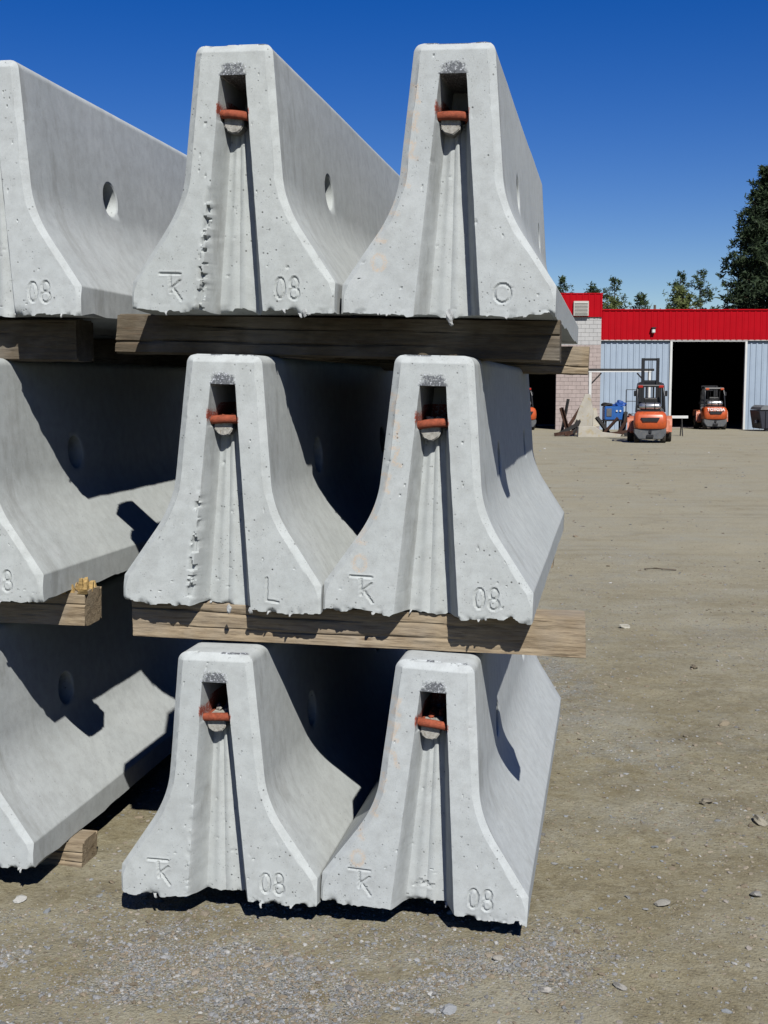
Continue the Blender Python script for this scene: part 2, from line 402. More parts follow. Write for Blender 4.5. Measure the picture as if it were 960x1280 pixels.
def glyph_L(cx, z0, s=.075): return [(cx - .2 * s, z0 + s, cx - .2 * s, z0 + .05 * s), (cx - .2 * s, z0 + .05 * s, cx + .32 * s, z0)]
def glyph_O(cx, z0, s=.05): return ell(cx, z0 + s * .5, s * .5, s * .56, 26)

def barrier_mesh(seed, left=None, right=None, rough_left=0.0, crayon=False, detail=True, groove_extra=None):
    rs = np.random.default_rng(seed)
    st = 1 if detail else 2
    rows = np.concatenate([np.arange(0, .15, .0035 * st), np.arange(.15, .585, .0055), [.585, .600], np.arange(.607, .710, .006), [.7115, .7165],
                           np.arange(.7215, BH - .032, .006), np.linspace(BH - .030, BH, 12)])
    nf = 52 // st
    lo = [0, .5]; face = [i / nf for i in range(nf)]; wall = [0, .08, .25, .5, .75, .92]; flo = [i / 9 for i in range(9)]
    cols = [('c', t) for t in lo] + [('f', t) for t in face] + [('w', t) for t in wall] + [('g', t) for t in flo]
    half = len(cols)
    nr = len(rows); nc = half * 2 + 1
    z = rows[:, None] * np.ones((1, nc))
    w = half_width(rows)
    zz = rows
    chw = .008 + .014 * sstep(.045, .10, zz) + .004 * (fbm(zz * 12, zz * 0, seed + 33, 2) - .5)
    chw = np.minimum(chw, w * .35)
    go = np.where(zz < .716, .103 - (.103 - .041) * zz / .716, .041)
    gi = go - np.where(zz < .58, .037 - .014 * zz / .58, .013)
    xs = np.zeros((nr, nc)); kind = np.zeros((nr, nc)); 
    D = np.where(zz < .5855, .088, np.where(zz < .7125, .235, 0.0))
    dep = np.zeros((nr, nc))
    for j, (k, t) in enumerate(cols):
        if k == 'c': xx = w - chw * t; dd = .018 * (1 - t) * np.ones(nr) * np.clip(chw / .026, .3, 1)
        elif k == 'f': a, b = w - chw, go; xx = a + (b - a) * t; dd = np.zeros(nr)
        elif k == 'w': xx = go + (gi - go) * t; dd = D * (.5 * t + .5 * t * t * (3 - 2 * t))
        else:
            xx = gi * (1 - t); dd = D + np.where(zz < .5855, -.007 * sstep(.25, .75, np.full(nr, t)) + .004 * sstep(.6, 1, np.full(nr, t)), 0)
        xs[:, j] = -xx; xs[:, nc - 1 - j] = xx
        dep[:, j] = dd; dep[:, nc - 1 - j] = dd
    mid = half; xs[:, mid] = 0; dep[:, mid] = D - np.where(zz < .5855, .003, 0)
    # floor crease lines (form joints)
    for cx in (.010, .52):
        pos = gi * cx
        c_ = np.exp(-((xs - pos[:, None]) / .0022) ** 2) * (zz < .56)[:, None]
        dep += .0028 * c_ * (np.abs(xs) < gi[:, None])
    # form line where the chamfer meets the face
    fl = sstep(.40, .60, fbm(z * 9 + seed, z * 0 + 3, seed + 13, 3)) * .0024
    dep[:, 2] += fl[:, 2]; dep[:, nc - 3] += fl[:, 2]
    # edge softening irregularity
    xs += (fbm(xs * 30 + seed, z * 30, seed, 3) - .5) * .0016 * (np.abs(xs) < w[:, None] * .985)
    # top chamfer
    tc = np.clip((z - (BH - .024)) / .024, 0, 1) * .018
    dep = np.maximum(dep, tc)
    brk = sstep(.50, .60, fbm(xs * 14 + seed * 3.1, z * 0, seed + 5, 3))
    dep += .009 * brk * (z > BH - .0035)
    face_mask = (dep < .001).astype(float)
    # general waviness
    dep += (fbm(xs * 6 + seed, z * 6, seed + 1, 2) - .5) * .0022
    # engraved characters
    segs = []
    if left == 'TK': segs += glyph_TK(-.203 + rs.uniform(-.008, .008), .030 + rs.uniform(-.004, .006))
    if right == '08': segs += glyph_08(.185 + rs.uniform(-.008, .008), .036 + rs.uniform(-.004, .008))
    if right == 'L': segs += glyph_L(.170, .030)
    if right == 'O': segs += glyph_O(.170, .040)
    if groove_extra: segs += [(x0 - .03 + .06 * i / 6, .062 + .012 * ((i * 37) % 5 - 2) / 2, x0 - .03 + .06 * (i + 1) / 6, .062 + .012 * (((i + 1) * 37) % 5 - 2) / 2) for x0 in (-.01,) for i in range(6)]
    if segs:
        sub = z < .16
        d = np.full(z.shape, 9.0); d[sub] = seg_dist(xs[sub], z[sub], segs)
        dep += .0050 * (1 - sstep(.0016, .0048, d)) - .0010 * np.exp(-((d - .0075) / .0025) ** 2)
    # bug holes as real pits
    for k in range(46):
        px, pz, pr = rs.uniform(-.3, .3), rs.uniform(.02, .78), rs.choice([.0022, .003, .004, .006], p=[.4, .35, .2, .05])
        if abs(px) > float(half_width(pz)) - .01: continue
        d = np.hypot(xs - px, (z - pz) * rs.uniform(.7, 1.4))
        dep += .0042 * (1 - sstep(pr * .5, pr * 1.25, d))
    # spalling along the left groove edge
    if rough_left > 0:
        e = np.exp(-(((xs + go[:, None]) + .003) / .010) ** 2) * sstep(.40, .30, z)
        dep += rough_left * e * .020 * sstep(.47, .56, fbm(xs * 55, z * 55, seed + 40, 3))
    # chipped bottom edge
    nb = fbm(xs * 16 + seed * 7, z * 0, seed + 9, 4) - .5
    chip = np.clip(fbm(xs * 34 + seed * 2, z * 30, seed + 23, 3) - .50, 0, 1)
    dep += chip * .050 * np.exp(-z / .009) * (dep < .09)
    cb = sstep(.50, .55, vnoise(xs * 26, z * 0 + seed, seed + 3)) * .0045 + sstep(.62, .66, vnoise(xs * 60, z * 0 + seed, seed + 4)) * .003 + sstep(.70, .74, vnoise(xs * 11, z * 0 + seed, seed + 6)) * .008
    zoff = (nb * .014 + cb - .006) * np.exp(-z / .014)
    # colour marks
    soot = np.exp(-((xs / .040) ** 4)) * sstep(.7125, .722, z) * sstep(.765, .738, z) * (.55 + .75 * fbm(xs * 45, z * 45, seed + 60, 3))
    soot += 1.1 * np.exp(-(((xs) / .045) ** 6)) * sstep(.708, .7165, z) * sstep(.724, .718, z)
    soot += .9 * (z > BH - .005) * sstep(.46, .60, fbm(xs * 18 + seed * 1.7, z * 0, seed + 8, 3))
    rust = np.exp(-(((xs + .049) / .006) ** 2 + ((z - .618) / .024) ** 2)) * .95 + np.exp(-(((xs - .050) / .005) ** 2 + ((z - .605) / .016) ** 2)) * .8
    rust += ((dep > .10) * (z < .66) * (z > .58)) * .8
    cr = np.zeros_like(z)
    if crayon:
        sg = []
        for k in range(6):
            cz = .66 - k * .083; cx = -.118 - .085 * max(0, k - 2.2) * .42
            a = rs.uniform(-.012, .012, 8)
            sg += [(cx + a[0] - .012, cz + .028, cx + a[1] + .012, cz + .02 + a[2]), (cx + a[1] + .012, cz + .02 + a[2], cx + a[3], cz - .02), (cx + a[3], cz - .02, cx + .018 + a[4], cz - .026)]
        sg += ell(-.215, .155, .020, .024, 14)
        cr = 1 - sstep(.003, .009, seg_dist(xs, z, sg))
    P = np.stack([xs, dep, z + zoff], -1)
    V = [P.reshape(-1, 3)]; nV = nr * nc
    ii = np.arange(nV).reshape(nr, nc)
    F = np.stack([ii[:-1, :-1], ii[:-1, 1:], ii[1:, 1:], ii[1:, :-1]], -1).reshape(-1, 4).tolist()
    # ---- body: ring = left column up, top row, right column down (ring vertices shared with the front grid)
    ring = list(ii[:, 0]) + list(ii[-1, 1:-1]) + list(ii[::-1, -1])
    rp = P.reshape(-1, 3)[ring]; nk = len(ring)
    HL = (.66, 1.93); HZ = .462; HR = .062; PH = .076
    ls = [.045, .10, .2, .32, .45]
    lcols = []
    for h in HL: lcols += list(np.linspace(h - PH, h + PH, 11))
    lall = sorted(ls + lcols + [.9, 1.1, 1.3, 1.5, 1.7, 2.1, 2.25, 2.38, 2.47, 2.5])
    lall = np.array(lall); nl = len(lall)
    rz0 = np.concatenate([rows, np.full(nc - 2, BH), rows[::-1]])
    w0 = half_width(rz0)
    xr = np.concatenate([-half_width(rows), xs[-1, 1:-1], half_width(rows)[::-1]])
    Bv = np.zeros((nl, nk, 3))
    for j, l in enumerate(lall):
        side = np.sign(xr)
        zb = (fbm(np.full(nk, l * 9.0), side * 5 + 7, seed + 71, 4) - .5) * .026 * np.exp(-rz0 / .018)
        fx = 1 - .05 * max(0, (l - 2.47) / .03)
        wav = (fbm(np.full(nk, l * 2.2), rz0 * 5 + side * 9, seed + 80, 3) - .5) * .004
        Bv[j, :, 0] = (xr + side * wav * sstep(.03, .1, rz0)) * fx; Bv[j, :, 1] = l; Bv[j, :, 2] = rz0 + zb - (.018 * max(0, (l - 2.47) / .03)) * (rz0 > .7)
    b0 = nV; V.append(Bv.reshape(-1, 3)); nV += nl * nk
    bi = b0 + np.arange(nl * nk).reshape(nl, nk)
    rg = np.array(ring)
    for k in range(nk - 1): F.append((int(rg[k]), int(rg[k + 1]), int(bi[0, k + 1]), int(bi[0, k])))
    kl = [k for k in range(nr) if abs(rows[k] - HZ) < PH + .004]
    ka, kb = kl[0], kl[-1]
    skip = set()
    for h in HL:
        ja = int(np.argmin(abs(lall - (h - PH)))); jb = int(np.argmin(abs(lall - (h + PH))))
        for (k0, k1) in ((ka, kb), (nk - 1 - kb, nk - 1 - ka)):
            for j in range(ja, jb):
                for k in range(k0, k1): skip.add((j, k))
        loops = []
        for sd in (0, 1):
            K = (lambda k: k) if sd == 0 else (lambda k: nk - 1 - k)
            per = [(ja, k) for k in range(ka, kb)] + [(j, kb) for j in range(ja, jb)] + [(jb, k) for k in range(kb, ka, -1)] + [(j, ka) for j in range(jb, ja, -1)]
            pv = [int(bi[j, K(k)]) for j, k in per]
            cv = []
            pts = []
            cvb = []; ptb = []
            for j, k in per:
                a = math.atan2(rows[k] - HZ, lall[j] - h)
                for rr, tgt, pl in ((HR + .006, cv, pts), (HR, cvb, ptb)):
                    zc = HZ + rr * math.sin(a); wc = float(half_width(zc)) - (.004 if rr == HR else 0)
                    pl.append(((-wc) if sd == 0 else wc, h + rr * math.cos(a), zc))
            base = nV; V.append(np.array(pts + ptb)); n = len(per); nV += 2 * n
            cv = list(range(base, base + n)); cvb = list(range(base + n, base + 2 * n))
            for i in range(n):
                F.append((pv[i], pv[(i + 1) % n], cv[(i + 1) % n], cv[i])); F.append((cv[i], cv[(i + 1) % n], cvb[(i + 1) % n], cvb[i]))
            loops.append(cvb)
        n = len(loops[0])
        for i in range(n): F.append((loops[0][i], loops[0][(i + 1) % n], loops[1][(i + 1) % n], loops[1][i]))
    for j in range(nl - 1):
        for k in range(nk - 1):
            if (j, k) not in skip: F.append((int(bi[j, k]), int(bi[j, k + 1]), int(bi[j + 1, k + 1]), int(bi[j + 1, k])))
    u_ = (xs[0] - xs[0, 0]) / (xs[0, -1] - xs[0, 0])
    inner = Bv[:, :1, :] * (1 - u_[None, 1:-1, None]) + Bv[:, -1:, :] * u_[None, 1:-1, None]
    q0 = nV; V.append(inner.reshape(-1, 3)); nV += inner.shape[0] * inner.shape[1]
    qi = np.concatenate([bi[:, :1], q0 + np.arange(nl * (nc - 2)).reshape(nl, nc - 2), bi[:, -1:]], 1)
    j0 = int(np.searchsorted(lall, .15))
    qb = qi[j0:]
    F += np.stack([qb[:-1, :-1], qb[1:, :-1], qb[1:, 1:], qb[:-1, 1:]], -1).reshape(-1, 4).tolist()
    for i in range(1, nc - 2): F.append((int(ii[0, i]), int(qb[0, i]), int(qb[0, i + 1]), int(ii[0, i + 1])))
    F.append([int(ii[0, 0])] + [int(bi[j, 0]) for j in range(j0 + 1)] + [int(qb[0, 1]), int(ii[0, 1])])
    F.append([int(ii[0, nc - 2]), int(qb[0, nc - 2])] + [int(bi[j, nk - 1]) for j in range(j0, -1, -1)] + [int(ii[0, nc - 1])])
    F.append([int(q) for q in bi[-1]] + [int(q) for q in qi[-1, -2:0:-1]])
    V = np.concatenate(V)
    me = bpy.data.meshes.new('concrete_body'); me.from_pydata(V.tolist(), [], F)
    ca = me.color_attributes.new('marks', 'FLOAT_COLOR', 'POINT')
    col = np.zeros((len(V), 4)); col[:, 3] = 1
    col[:nr * nc, 0] = np.clip(soot, 0, 1).reshape(-1); col[:nr * nc, 1] = np.clip(rust, 0, 1).reshape(-1); col[:nr * nc, 2] = cr.reshape(-1)
    ca.data.foreach_set('color', col.reshape(-1))
    bm = bmesh.new(); bm.from_mesh(me); bmesh.ops.recalc_face_normals(bm, faces=bm.faces); bm.to_mesh(me); bm.free()
    me.shade_smooth(); me.set_sharp_from_angle(angle=R(32))
    bot = P[0]                                         # front bottom edge for the flash pieces
    return me, bot

def rock_bm(bm, c, s, rs, sub=1, rot=True):
    r = bmesh.ops.create_icosphere(bm, subdivisions=sub, radius=1.0)
    q = Euler(rs.uniform(0, 6.28, 3)).to_matrix() if rot else Matrix.Identity(3)
    for v in r['verts']:
        k = 1 + .38 * (vnoise(v.co.x * 1.7 + c[0] * 91, v.co.y * 1.7 + v.co.z * 2.3 + c[1] * 53, 5) - .5) * 2
        p = q @ (v.co * float(k)); v.co = Vector(c) + Vector((p.x * s[0], p.y * s[1], p.z * s[2]))

def hook_parts(root, seed):
    rs = np.random.default_rng(seed + 500)
    t = rs.uniform(-.006, .006); z0 = .602 + rs.uniform(-.006, .006); y0 = .030
    bm = bmesh.new()
    pts = []
    for i in range(13):
        a = -1 + 2 * i / 12; pts.append((a * .048, y0 + (.010 * a ** 4), z0 + t * a - .004 * a * a * rs.uniform(.4, 1)))
    path_tube(bm, pts, .0136, 12)
    # legs of the loop running back into the pocket
    for s in (-1, 1):
        path_tube(bm, [(s * .038, y0 + .004, z0 + t * s - .003), (s * .037, y0 + .06, z0 - .006), (s * .034, .20, z0 - .006)], .0095, 10)
    bm_obj('lifting_loop', bm, M['red_steel'], root, 40)
    # half-round mortar plug under the bar
    bm = bmesh.new(); n = 14; poly = []
    for i in range(n + 1):
        a = math.pi * i / n; rr = .031 * (1 + rs.uniform(-.045, .045)); poly.append((-.008 + math.cos(a) * rr, z0 - .026 - math.sin(a) * rr * .92))
    poly = [(-.039, z0 + .002)] + poly[::-1] + [(.023, z0 + .002)]
    vv = prism(bm, poly, .036 + rs.uniform(-.004, .006), .115)
    bmesh.ops.bevel(bm, geom=[e for e in bm.edges if all(v.co.y < .09 for v in e.verts)], offset=.003, segments=2, affect='EDGES')
    bm_obj('mortar_plug', bm, M['mortar'], root, 40)
    # lumps of mortar and rust scale in the pocket behind the bar
    bm = bmesh.new()
    for k in range(9): rock_bm(bm, (rs.uniform(-.030, .020), rs.uniform(.085, .165), z0 - .004 + rs.uniform(0, .016)), (rs.uniform(.006, .012),) * 3, rs)
    bm_obj('pocket_mortar', bm, M['mortar'] if seed % 2 else M['red_steel'], root)['kind'] = 'stuff'

def flash_part(root, bot, seed, n):
    """little curled slivers of cement hanging from the lower front edge"""
    rs = np.random.default_rng(seed + 900); bm = bmesh.new()
    for k in range(n):
        b = bot[int(rs.integers(4, len(bot) - 4))]
        L = rs.choice([.008, .014, .030], p=[.55, .37, .08]); w = rs.uniform(.003, .007)
        prev = None; dirx = rs.uniform(-.5, .5)
        for i in range(5):
            f = i / 4; c = Vector((b[0] + dirx * L * f, b[1] - .002 - .008 * math.sin(f * 2.2), b[2] + .002 - L * f))
            ww = w * (1 - .7 * f) * rs.uniform(.7, 1.2)
            cur = [bm.verts.new(c + Vector((-ww, 0, 0))), bm.verts.new(c + Vector((ww, .001, 0))), bm.verts.new(c + Vector((ww * .8, .006, 0))), bm.verts.new(c + Vector((-ww * .8, .006, 0)))]
            if prev:
                for q in range(4): bm.faces.new((prev[q], prev[(q + 1) % 4], cur[(q + 1) % 4], cur[q]))
            else: bm.faces.new(cur)
            prev = cur
        bm.faces.new(prev[::-1])
    # a few crumbs
    for k in range(max(1, n // 2)):
        b = bot[int(rs.integers(4, len(bot) - 4))]
        rock_bm(bm, (b[0], b[1] + .002, b[2] - .001), (rs.uniform(.003, .008), .004, rs.uniform(.003, .006)), rs)
    for (lx, lz, rr) in {13: ((.010, -.006, .016), (.014, -.026, .009)), 16: ((.238, -.004, .011),), 14: ((.030, -.002, .012), (.100, -.003, .010))}.get(seed, ()):
        rock_bm(bm, (lx, .004, lz), (rr * .8, rr * .6, rr * 1.15), rs, 2)
    bmesh.ops.recalc_face_normals(bm, faces=bm.faces)
    bm_obj('cement_flash', bm, M['flash'], root)['kind'] = 'stuff'

G_B = 'precast concrete barriers stacked on timbers'
BARS = [  # u, v, z, tilt, seed, left, right, rough, crayon, label
    (-.557, 3.651, 1.001, .027, 11, 'TK', '08', 0, True, 'middle right barrier of the main stack, TK and 08 pressed into its end'),
    (-.558, 3.600, .056, .046, 12, 'TK', '08', 0, True, 'bottom right barrier of the main stack, its long side running beside the dirt yard'),
    (-.502, 3.689, 1.936, .023, 13, None, 'O', 0, True, 'top right barrier with a round O mark at its foot, against the sky'),
    (-1.224, 3.635, 1.007, .027, 14, None, 'L', .9, False, 'middle left barrier of the main stack with letter L at its foot'),
    (-1.224, 3.567, .062, 0, 15, 'TK', '08', .15, False, 'bottom left barrier of the main stack with TK and 08 on its end'),
    (-1.179, 3.653, 1.954, .020, 16, 'TK', '08', 1.0, False, 'top left barrier of the main stack with a chipped groove edge'),
    (-2.032, 3.686, 1.956, .012, 17, 'TK', '08', 0, False, 'top barrier of the left stack, sunlit round hole in its side'),
    (-2.176, 3.649, 1.004, 0, 18, 'TK', '08', 0, False, 'middle barrier of the left stack with a large dark shadow across its side'),
    (-2.249, 3.662, .068, 0, 19, 'TK', None, 0, False, 'lowest barrier of the left stack, just above the ground at the left edge'),
    (-2.700, 3.690, 1.962, .010, 20, 'TK', '08', 0, False, 'outer top barrier of the left stack, beyond the left picture edge'),
    (-2.845, 3.655, 1.004, 0, 21, 'TK', '08', 0, False, 'outer middle barrier of the left stack, beyond the left picture edge'),
    (-2.918, 3.660, .068, 0, 22, 'TK', '08', 0, False, 'outer lowest barrier of the left stack, beyond the left picture edge'),
]
for (u, v, z, tl, sd, lf, rt, rg_, cr, lab) in BARS:
    x, y = uv(u, v)
    root = tag(empty('concrete_barrier', (x, y, z), (0, tl, -AZ)), lab, 'barrier', G_B)
    me, bot = barrier_mesh(sd, lf, rt, rg_, cr, u > -2.5, groove_extra=(sd == 12))
    link('concrete_body', me, M['concrete'], root)
    hook_parts(root, sd)
    flash_part(root, bot, sd, 3)

# ------------------------------------------------------------------ timbers between the tiers
def timber(u0, u1, v, ztop, h, depth, slope, seed, label, name='timber_bunk', splits=2, skew=0.0, mat='wood'):
    rs = np.random.default_rng(seed); L = u1 - u0
    nL = max(8, int(L / .014)); per = []
    nh, nd = 30, 8
    ring = [(-.5, a / nh) for a in range(nh)] + [(-.5 + b / nd, 1) for b in range(nd)] + [(.5, 1 - a / nh) for a in range(nh)] + [(.5 - b / nd, 0) for b in range(nd)]
    ring = np.array(ring); nk = len(ring)
    xs = np.linspace(0, L, nL + 1)
    V = np.zeros((nL + 1, nk, 3))
    cut0, cut1 = rs.uniform(-.012, .012, 2)
    for i, x in enumerate(xs):
        yy = ring[:, 0] * depth; zz = ring[:, 1] * h
        # eased corners and wane
        cy = np.sign(ring[:, 0]) * np.clip(abs(ring[:, 0]) - .44, 0, 1) / .06; cz = np.sign(ring[:, 1] - .5) * np.clip(abs(ring[:, 1] - .5) - .44, 0, 1) / .06
        cor = (abs(cy) > .5) & (abs(cz) > .5)
        ease = .006 + .010 * vnoise(x * 3, ring[:, 1] * 2 + ring[:, 0] * 3, seed)
        yy = yy - np.where(cor, np.sign(ring[:, 0]) * ease, 0); zz = zz - np.where(cor, np.sign(ring[:, 1] - .5) * ease, 0)
        n = (fbm(np.full(nk, x * 4), ring[:, 1] * 6 + ring[:, 0] * 9, seed + 2, 3) - .5) * .007 + (vnoise(np.full(nk, x * 22), ring[:, 1] * 24 + ring[:, 0] * 31, seed + 4) - .5) * .003
        yy = yy + np.sign(ring[:, 0]) * (abs(ring[:, 0]) > .49) * n; zz = zz + np.where(ring[:, 1] > .99, n, np.where(ring[:, 1] < .01, -n, 0))
        for s in range(splits):     # drying checks
            zc = .28 + .42 * s / max(1, splits - 1) + .05 * math.sin(x * 2.1 + s * 2) + .03 * math.sin(x * 7 + s)
            dpt = min(.012, .010 * max(0, float(fbm(x * 2.3, s * 7.7, seed + 30, 2)) - .36) * 3.2)
            yy = yy + np.where(abs(ring[:, 0] + .5) < .01, dpt * np.exp(-((ring[:, 1] - zc) / .022) ** 2), 0)
        V[i, :, 0] = u0 + x + (cut0 * (ring[:, 1] - .5) if i == 0 else 0) + (cut1 * (ring[:, 1] - .5) if i == nL else 0)
        V[i, :, 1] = yy; V[i, :, 2] = ztop - h + zz
    um = (u0 + u1) / 2
    V[:, :, 0] -= um; V[:, :, 2] -= (ztop - h)
    ii = np.arange((nL + 1) * nk).reshape(nL + 1, nk); F = []
    for i in range(nL):
        for k in range(nk): F.append((int(ii[i, k]), int(ii[i, (k + 1) % nk]), int(ii[i + 1, (k + 1) % nk]), int(ii[i + 1, k])))
    Vl = V.reshape(-1, 3).tolist()
    for e in (0, nL):     # rough sawn ends: concentric rings
        prev = [int(q) for q in ii[e]]; cen = V[e].mean(0); sg = -1 if e == 0 else 1
        for f in (.8, .55, .3):
            cur = []
            for k in range(nk):
                p = cen + (V[e][k] - cen) * f; p = p.copy(); p[0] += sg * rs.uniform(-.0008, .0008); cur.append(len(Vl)); Vl.append(p.tolist())
            for k in range(nk): F.append((prev[k], cur[k], cur[(k + 1) % nk], prev[(k + 1) % nk]))
            prev = cur
        F.append(prev)
    me = bpy.data.meshes.new(name); me.from_pydata(Vl, [], F)
    bm = bmesh.new(); bm.from_mesh(me); bmesh.ops.recalc_face_normals(bm, faces=bm.faces); bm.to_mesh(me); bm.free()
    me.shade_smooth(); me.set_sharp_from_angle(angle=R(38))
    o = link(name, me, M[mat]); x, y = uv(um, v + depth / 2)
    o.location = (x, y, ztop - h); o.rotation_euler = (0, slope, -AZ + skew)
    return tag(o, label, 'timber', 'timbers carrying the barriers')

timber(-1.665, -.166, 3.885, 1.9445, .132, .14, .0246, 101, 'dark shaded timber at the front under the top tier of the main stack', mat='wood_shade_dark')
timber(-1.60, -.108, 5.70, 1.920, .130, .14, .0246, 102, 'rear timber under the top tier, cracked end sticking out at the right')
timber(-1.557, -.068, 3.735, 1.0015, .130, .14, .018, 103, 'sunlit timber under the middle tier of the main stack, right end sticking out', skew=.045)
timber(-1.60, -.257, 5.70, .990, .125, .14, .018, 104, 'rear timber under the middle tier, only its end corner showing at the right')
timber(-1.622, -.250, 3.93, .050, .110, .15, .0158, 105, 'front ground timber in the shade under the bottom tier of the main stack')
timber(-1.55, -.26, 5.60, .040, .110, .15, .0158, 106, 'rear ground timber under the bottom tier of the main stack')
timber(-3.22, -1.800, 3.860, 1.953, .142, .14, .012, 107, 'shaded timber under the top barrier of the left stack', mat='wood_shade_dark')
tm = timber(-3.22, -1.795, 3.863, 1.002, .124, .14, .0, 108, 'timber under the middle left barrier with bright splintered wood on its end')
timber(-3.22, -1.862, 3.930, .066, .112, .13, .0, 109, 'pale rounded timber end under the lowest left barrier, lying on the dirt')
timber(-3.22, -1.62, 5.70, 1.956, .145, .14, .0, 110, 'rear timber under the top barrier of the left stack, in deep shade', mat='wood_shade_dark')
timber(-3.22, -1.62, 5.70, .998, .125, .14, .0, 111, 'rear timber under the middle barrier of the left stack, in deep shade')
timber(-3.22, -1.90, 5.60, .058, .105, .14, .0, 112, 'rear ground timber under the left stack')
# splinters torn up at the end of the left middle timber
bm = bmesh.new(); rs = np.random.default_rng(5)
for k in range(34):
    cx = .7125 - rs.uniform(.010, .105); cy = rs.uniform(-.066, .05); h = rs.uniform(.014, .048) * (1.1 - abs(cy + .02) * 5); w = rs.uniform(.008, .019)
    h = max(h, .01)
    tx, ty = rs.uniform(-.022, .022, 2)
    vb = [bm.verts.new((cx - w, cy - w * .6, .115)), bm.verts.new((cx + w, cy - w * .7, .115)), bm.verts.new((cx + w * .8, cy + w * .7, .115)), bm.verts.new((cx - w, cy + w * .6, .115))]
    vt = [bm.verts.new((q.co.x * 0 + cx + tx + (q.co.x - cx) * .45, cy + ty + (q.co.y - cy) * .5, .124 + h * rs.uniform(.65, 1))) for q in vb]
    bm.faces.new(vb[::-1]); bm.faces.new(vt)
    for i in range(4): bm.faces.new((vb[i], vb[(i + 1) % 4], vt[(i + 1) % 4], vt[i]))
o = bm_obj('splinters', bm, M['wood_new'], tm); o['label'] = 'bright yellow splinters torn up at the timber end'

# ------------------------------------------------------------------ loose stones
ico = bmesh.new(); bmesh.ops.create_icosphere(ico, subdivisions=1, radius=1.0); ico.verts.ensure_lookup_table()
IV = np.array([v.co[:] for v in ico.verts]); IF = np.array([[v.index for v in f.verts] for f in ico.faces]); ico.free()
STONE_COLS = .55 * np.array([(.34, .35, .36), (.27, .29, .31), (.42, .42, .41), (.36, .31, .24), (.28, .23, .165), (.52, .52, .50), (.22, .22, .22), (.33, .30, .27)])
def stone_field(name, pts, rad, label, flat=.6, p=(.2, .14, .14, .15, .17, .05, .07, .08)):
    n = len(pts); rs = np.random.default_rng(len(pts))
    e = rs.uniform(0, 2 * np.pi, n); sc = np.stack([rs.uniform(.7, 1.35, n), rs.uniform(.6, 1.1, n), rs.uniform(.5, .95, n) * flat], -1) * rad[:, None]
    P = IV[None] * (1 + .30 * (rs.random((n, len(IV), 1)) - .5) * 2) * sc[:, None, :]
    tl = rs.uniform(-.5, .5, n)
    y2 = P[:, :, 1] * np.cos(tl)[:, None] - P[:, :, 2] * np.sin(tl)[:, None]; z2 = P[:, :, 1] * np.sin(tl)[:, None] + P[:, :, 2] * np.cos(tl)[:, None]
    x3 = P[:, :, 0] * np.cos(e)[:, None] - y2 * np.sin(e)[:, None]; y3 = P[:, :, 0] * np.sin(e)[:, None] + y2 * np.cos(e)[:, None]
    zg = gz(pts[:, 0], pts[:, 1]) + rad * flat * .18
    V = np.stack([x3 + pts[:, 0:1], y3 + pts[:, 1:2], z2 + zg[:, None]], -1).reshape(-1, 3)
    F = (IF[None] + (np.arange(n) * len(IV))[:, None, None]).reshape(-1, 3)
    me = bpy.data.meshes.new(name); me.from_pydata(V.tolist(), [], F.tolist())
    ca = me.color_attributes.new('tint', 'FLOAT_COLOR', 'POINT')
    cidx = rs.choice(len(STONE_COLS), n, p=p)
    c = STONE_COLS[cidx] * rs.uniform(.75, 1.15, (n, 1)); c4 = np.concatenate([c, np.ones((n, 1))], 1)
    ca.data.foreach_set('color', np.repeat(c4, len(IV), 0).reshape(-1))
    return tag(link(name, me, M['stone']), label, 'gravel', kind='stuff')
def scatter(n, x0, x1, y0, y1, dens, s):
    r_ = np.random.default_rng(s); out = []
    while sum(len(a) for a in out) < n:
        p = np.stack([r_.uniform(x0, x1, n), r_.uniform(y0, y1, n)], -1)
        keep = r_.random(n) < dens(p[:, 0], p[:, 1]); out.append(p[keep])
    return np.concatenate(out)[:n]
p1 = scatter(30000, -1.7, 1.5, 2.85, 3.9, lambda x, y: gravel_density(x, y) ** 1.3, 1)
r1 = np.random.default_rng(2).lognormal(math.log(.0027), .48, len(p1)).clip(.0018, .016)
stone_field('gravel', p1, r1, 'grey gravel strewn over the dirt in front of the stacks', .7)
p2 = scatter(21000, -1.2, 4.6, 3.0, 13.0, lambda x, y: (gravel_density(x, y) * .8 + .12) * np.clip(4.2 / y, 0, 1) ** 1.2, 3)
r2 = np.random.default_rng(4).lognormal(math.log(.0041), .48, len(p2)).clip(.002, .015)
stone_field('yard_grit', p2, r2, 'scattered small pebbles on the dirt yard right of the stack', .6, (.10, .08, .08, .26, .28, .03, .05, .12))
p3 = scatter(2200, -2, 16, 12, 44, lambda x, y: np.clip(13 / y, 0, 1), 5)
r3 = np.random.default_rng(6).lognormal(math.log(.013), .45, len(p3)).clip(.006, .045)
stone_field('far_pebbles', p3, r3, 'pebbles on the far part of the dirt yard', .5, (.08, .08, .08, .28, .26, .03, .07, .12))
p4 = scatter(5000, -1.4, 4.2, 3.0, 12.0, lambda x, y: np.clip(4.0 / y, 0, 1) ** 1.3 * (.15 + sstep(.42, .62, fbm(x * 2.3, y * 2.3, 55, 4))), 8)
r4 = np.random.default_rng(9).lognormal(math.log(.0062), .45, len(p4)).clip(.003, .019)
stone_field('dirt_clods', p4, r4, 'small dirt clods and half-buried stones on the packed yard', .5, (.06, .06, .04, .34, .32, .0, .04, .14))
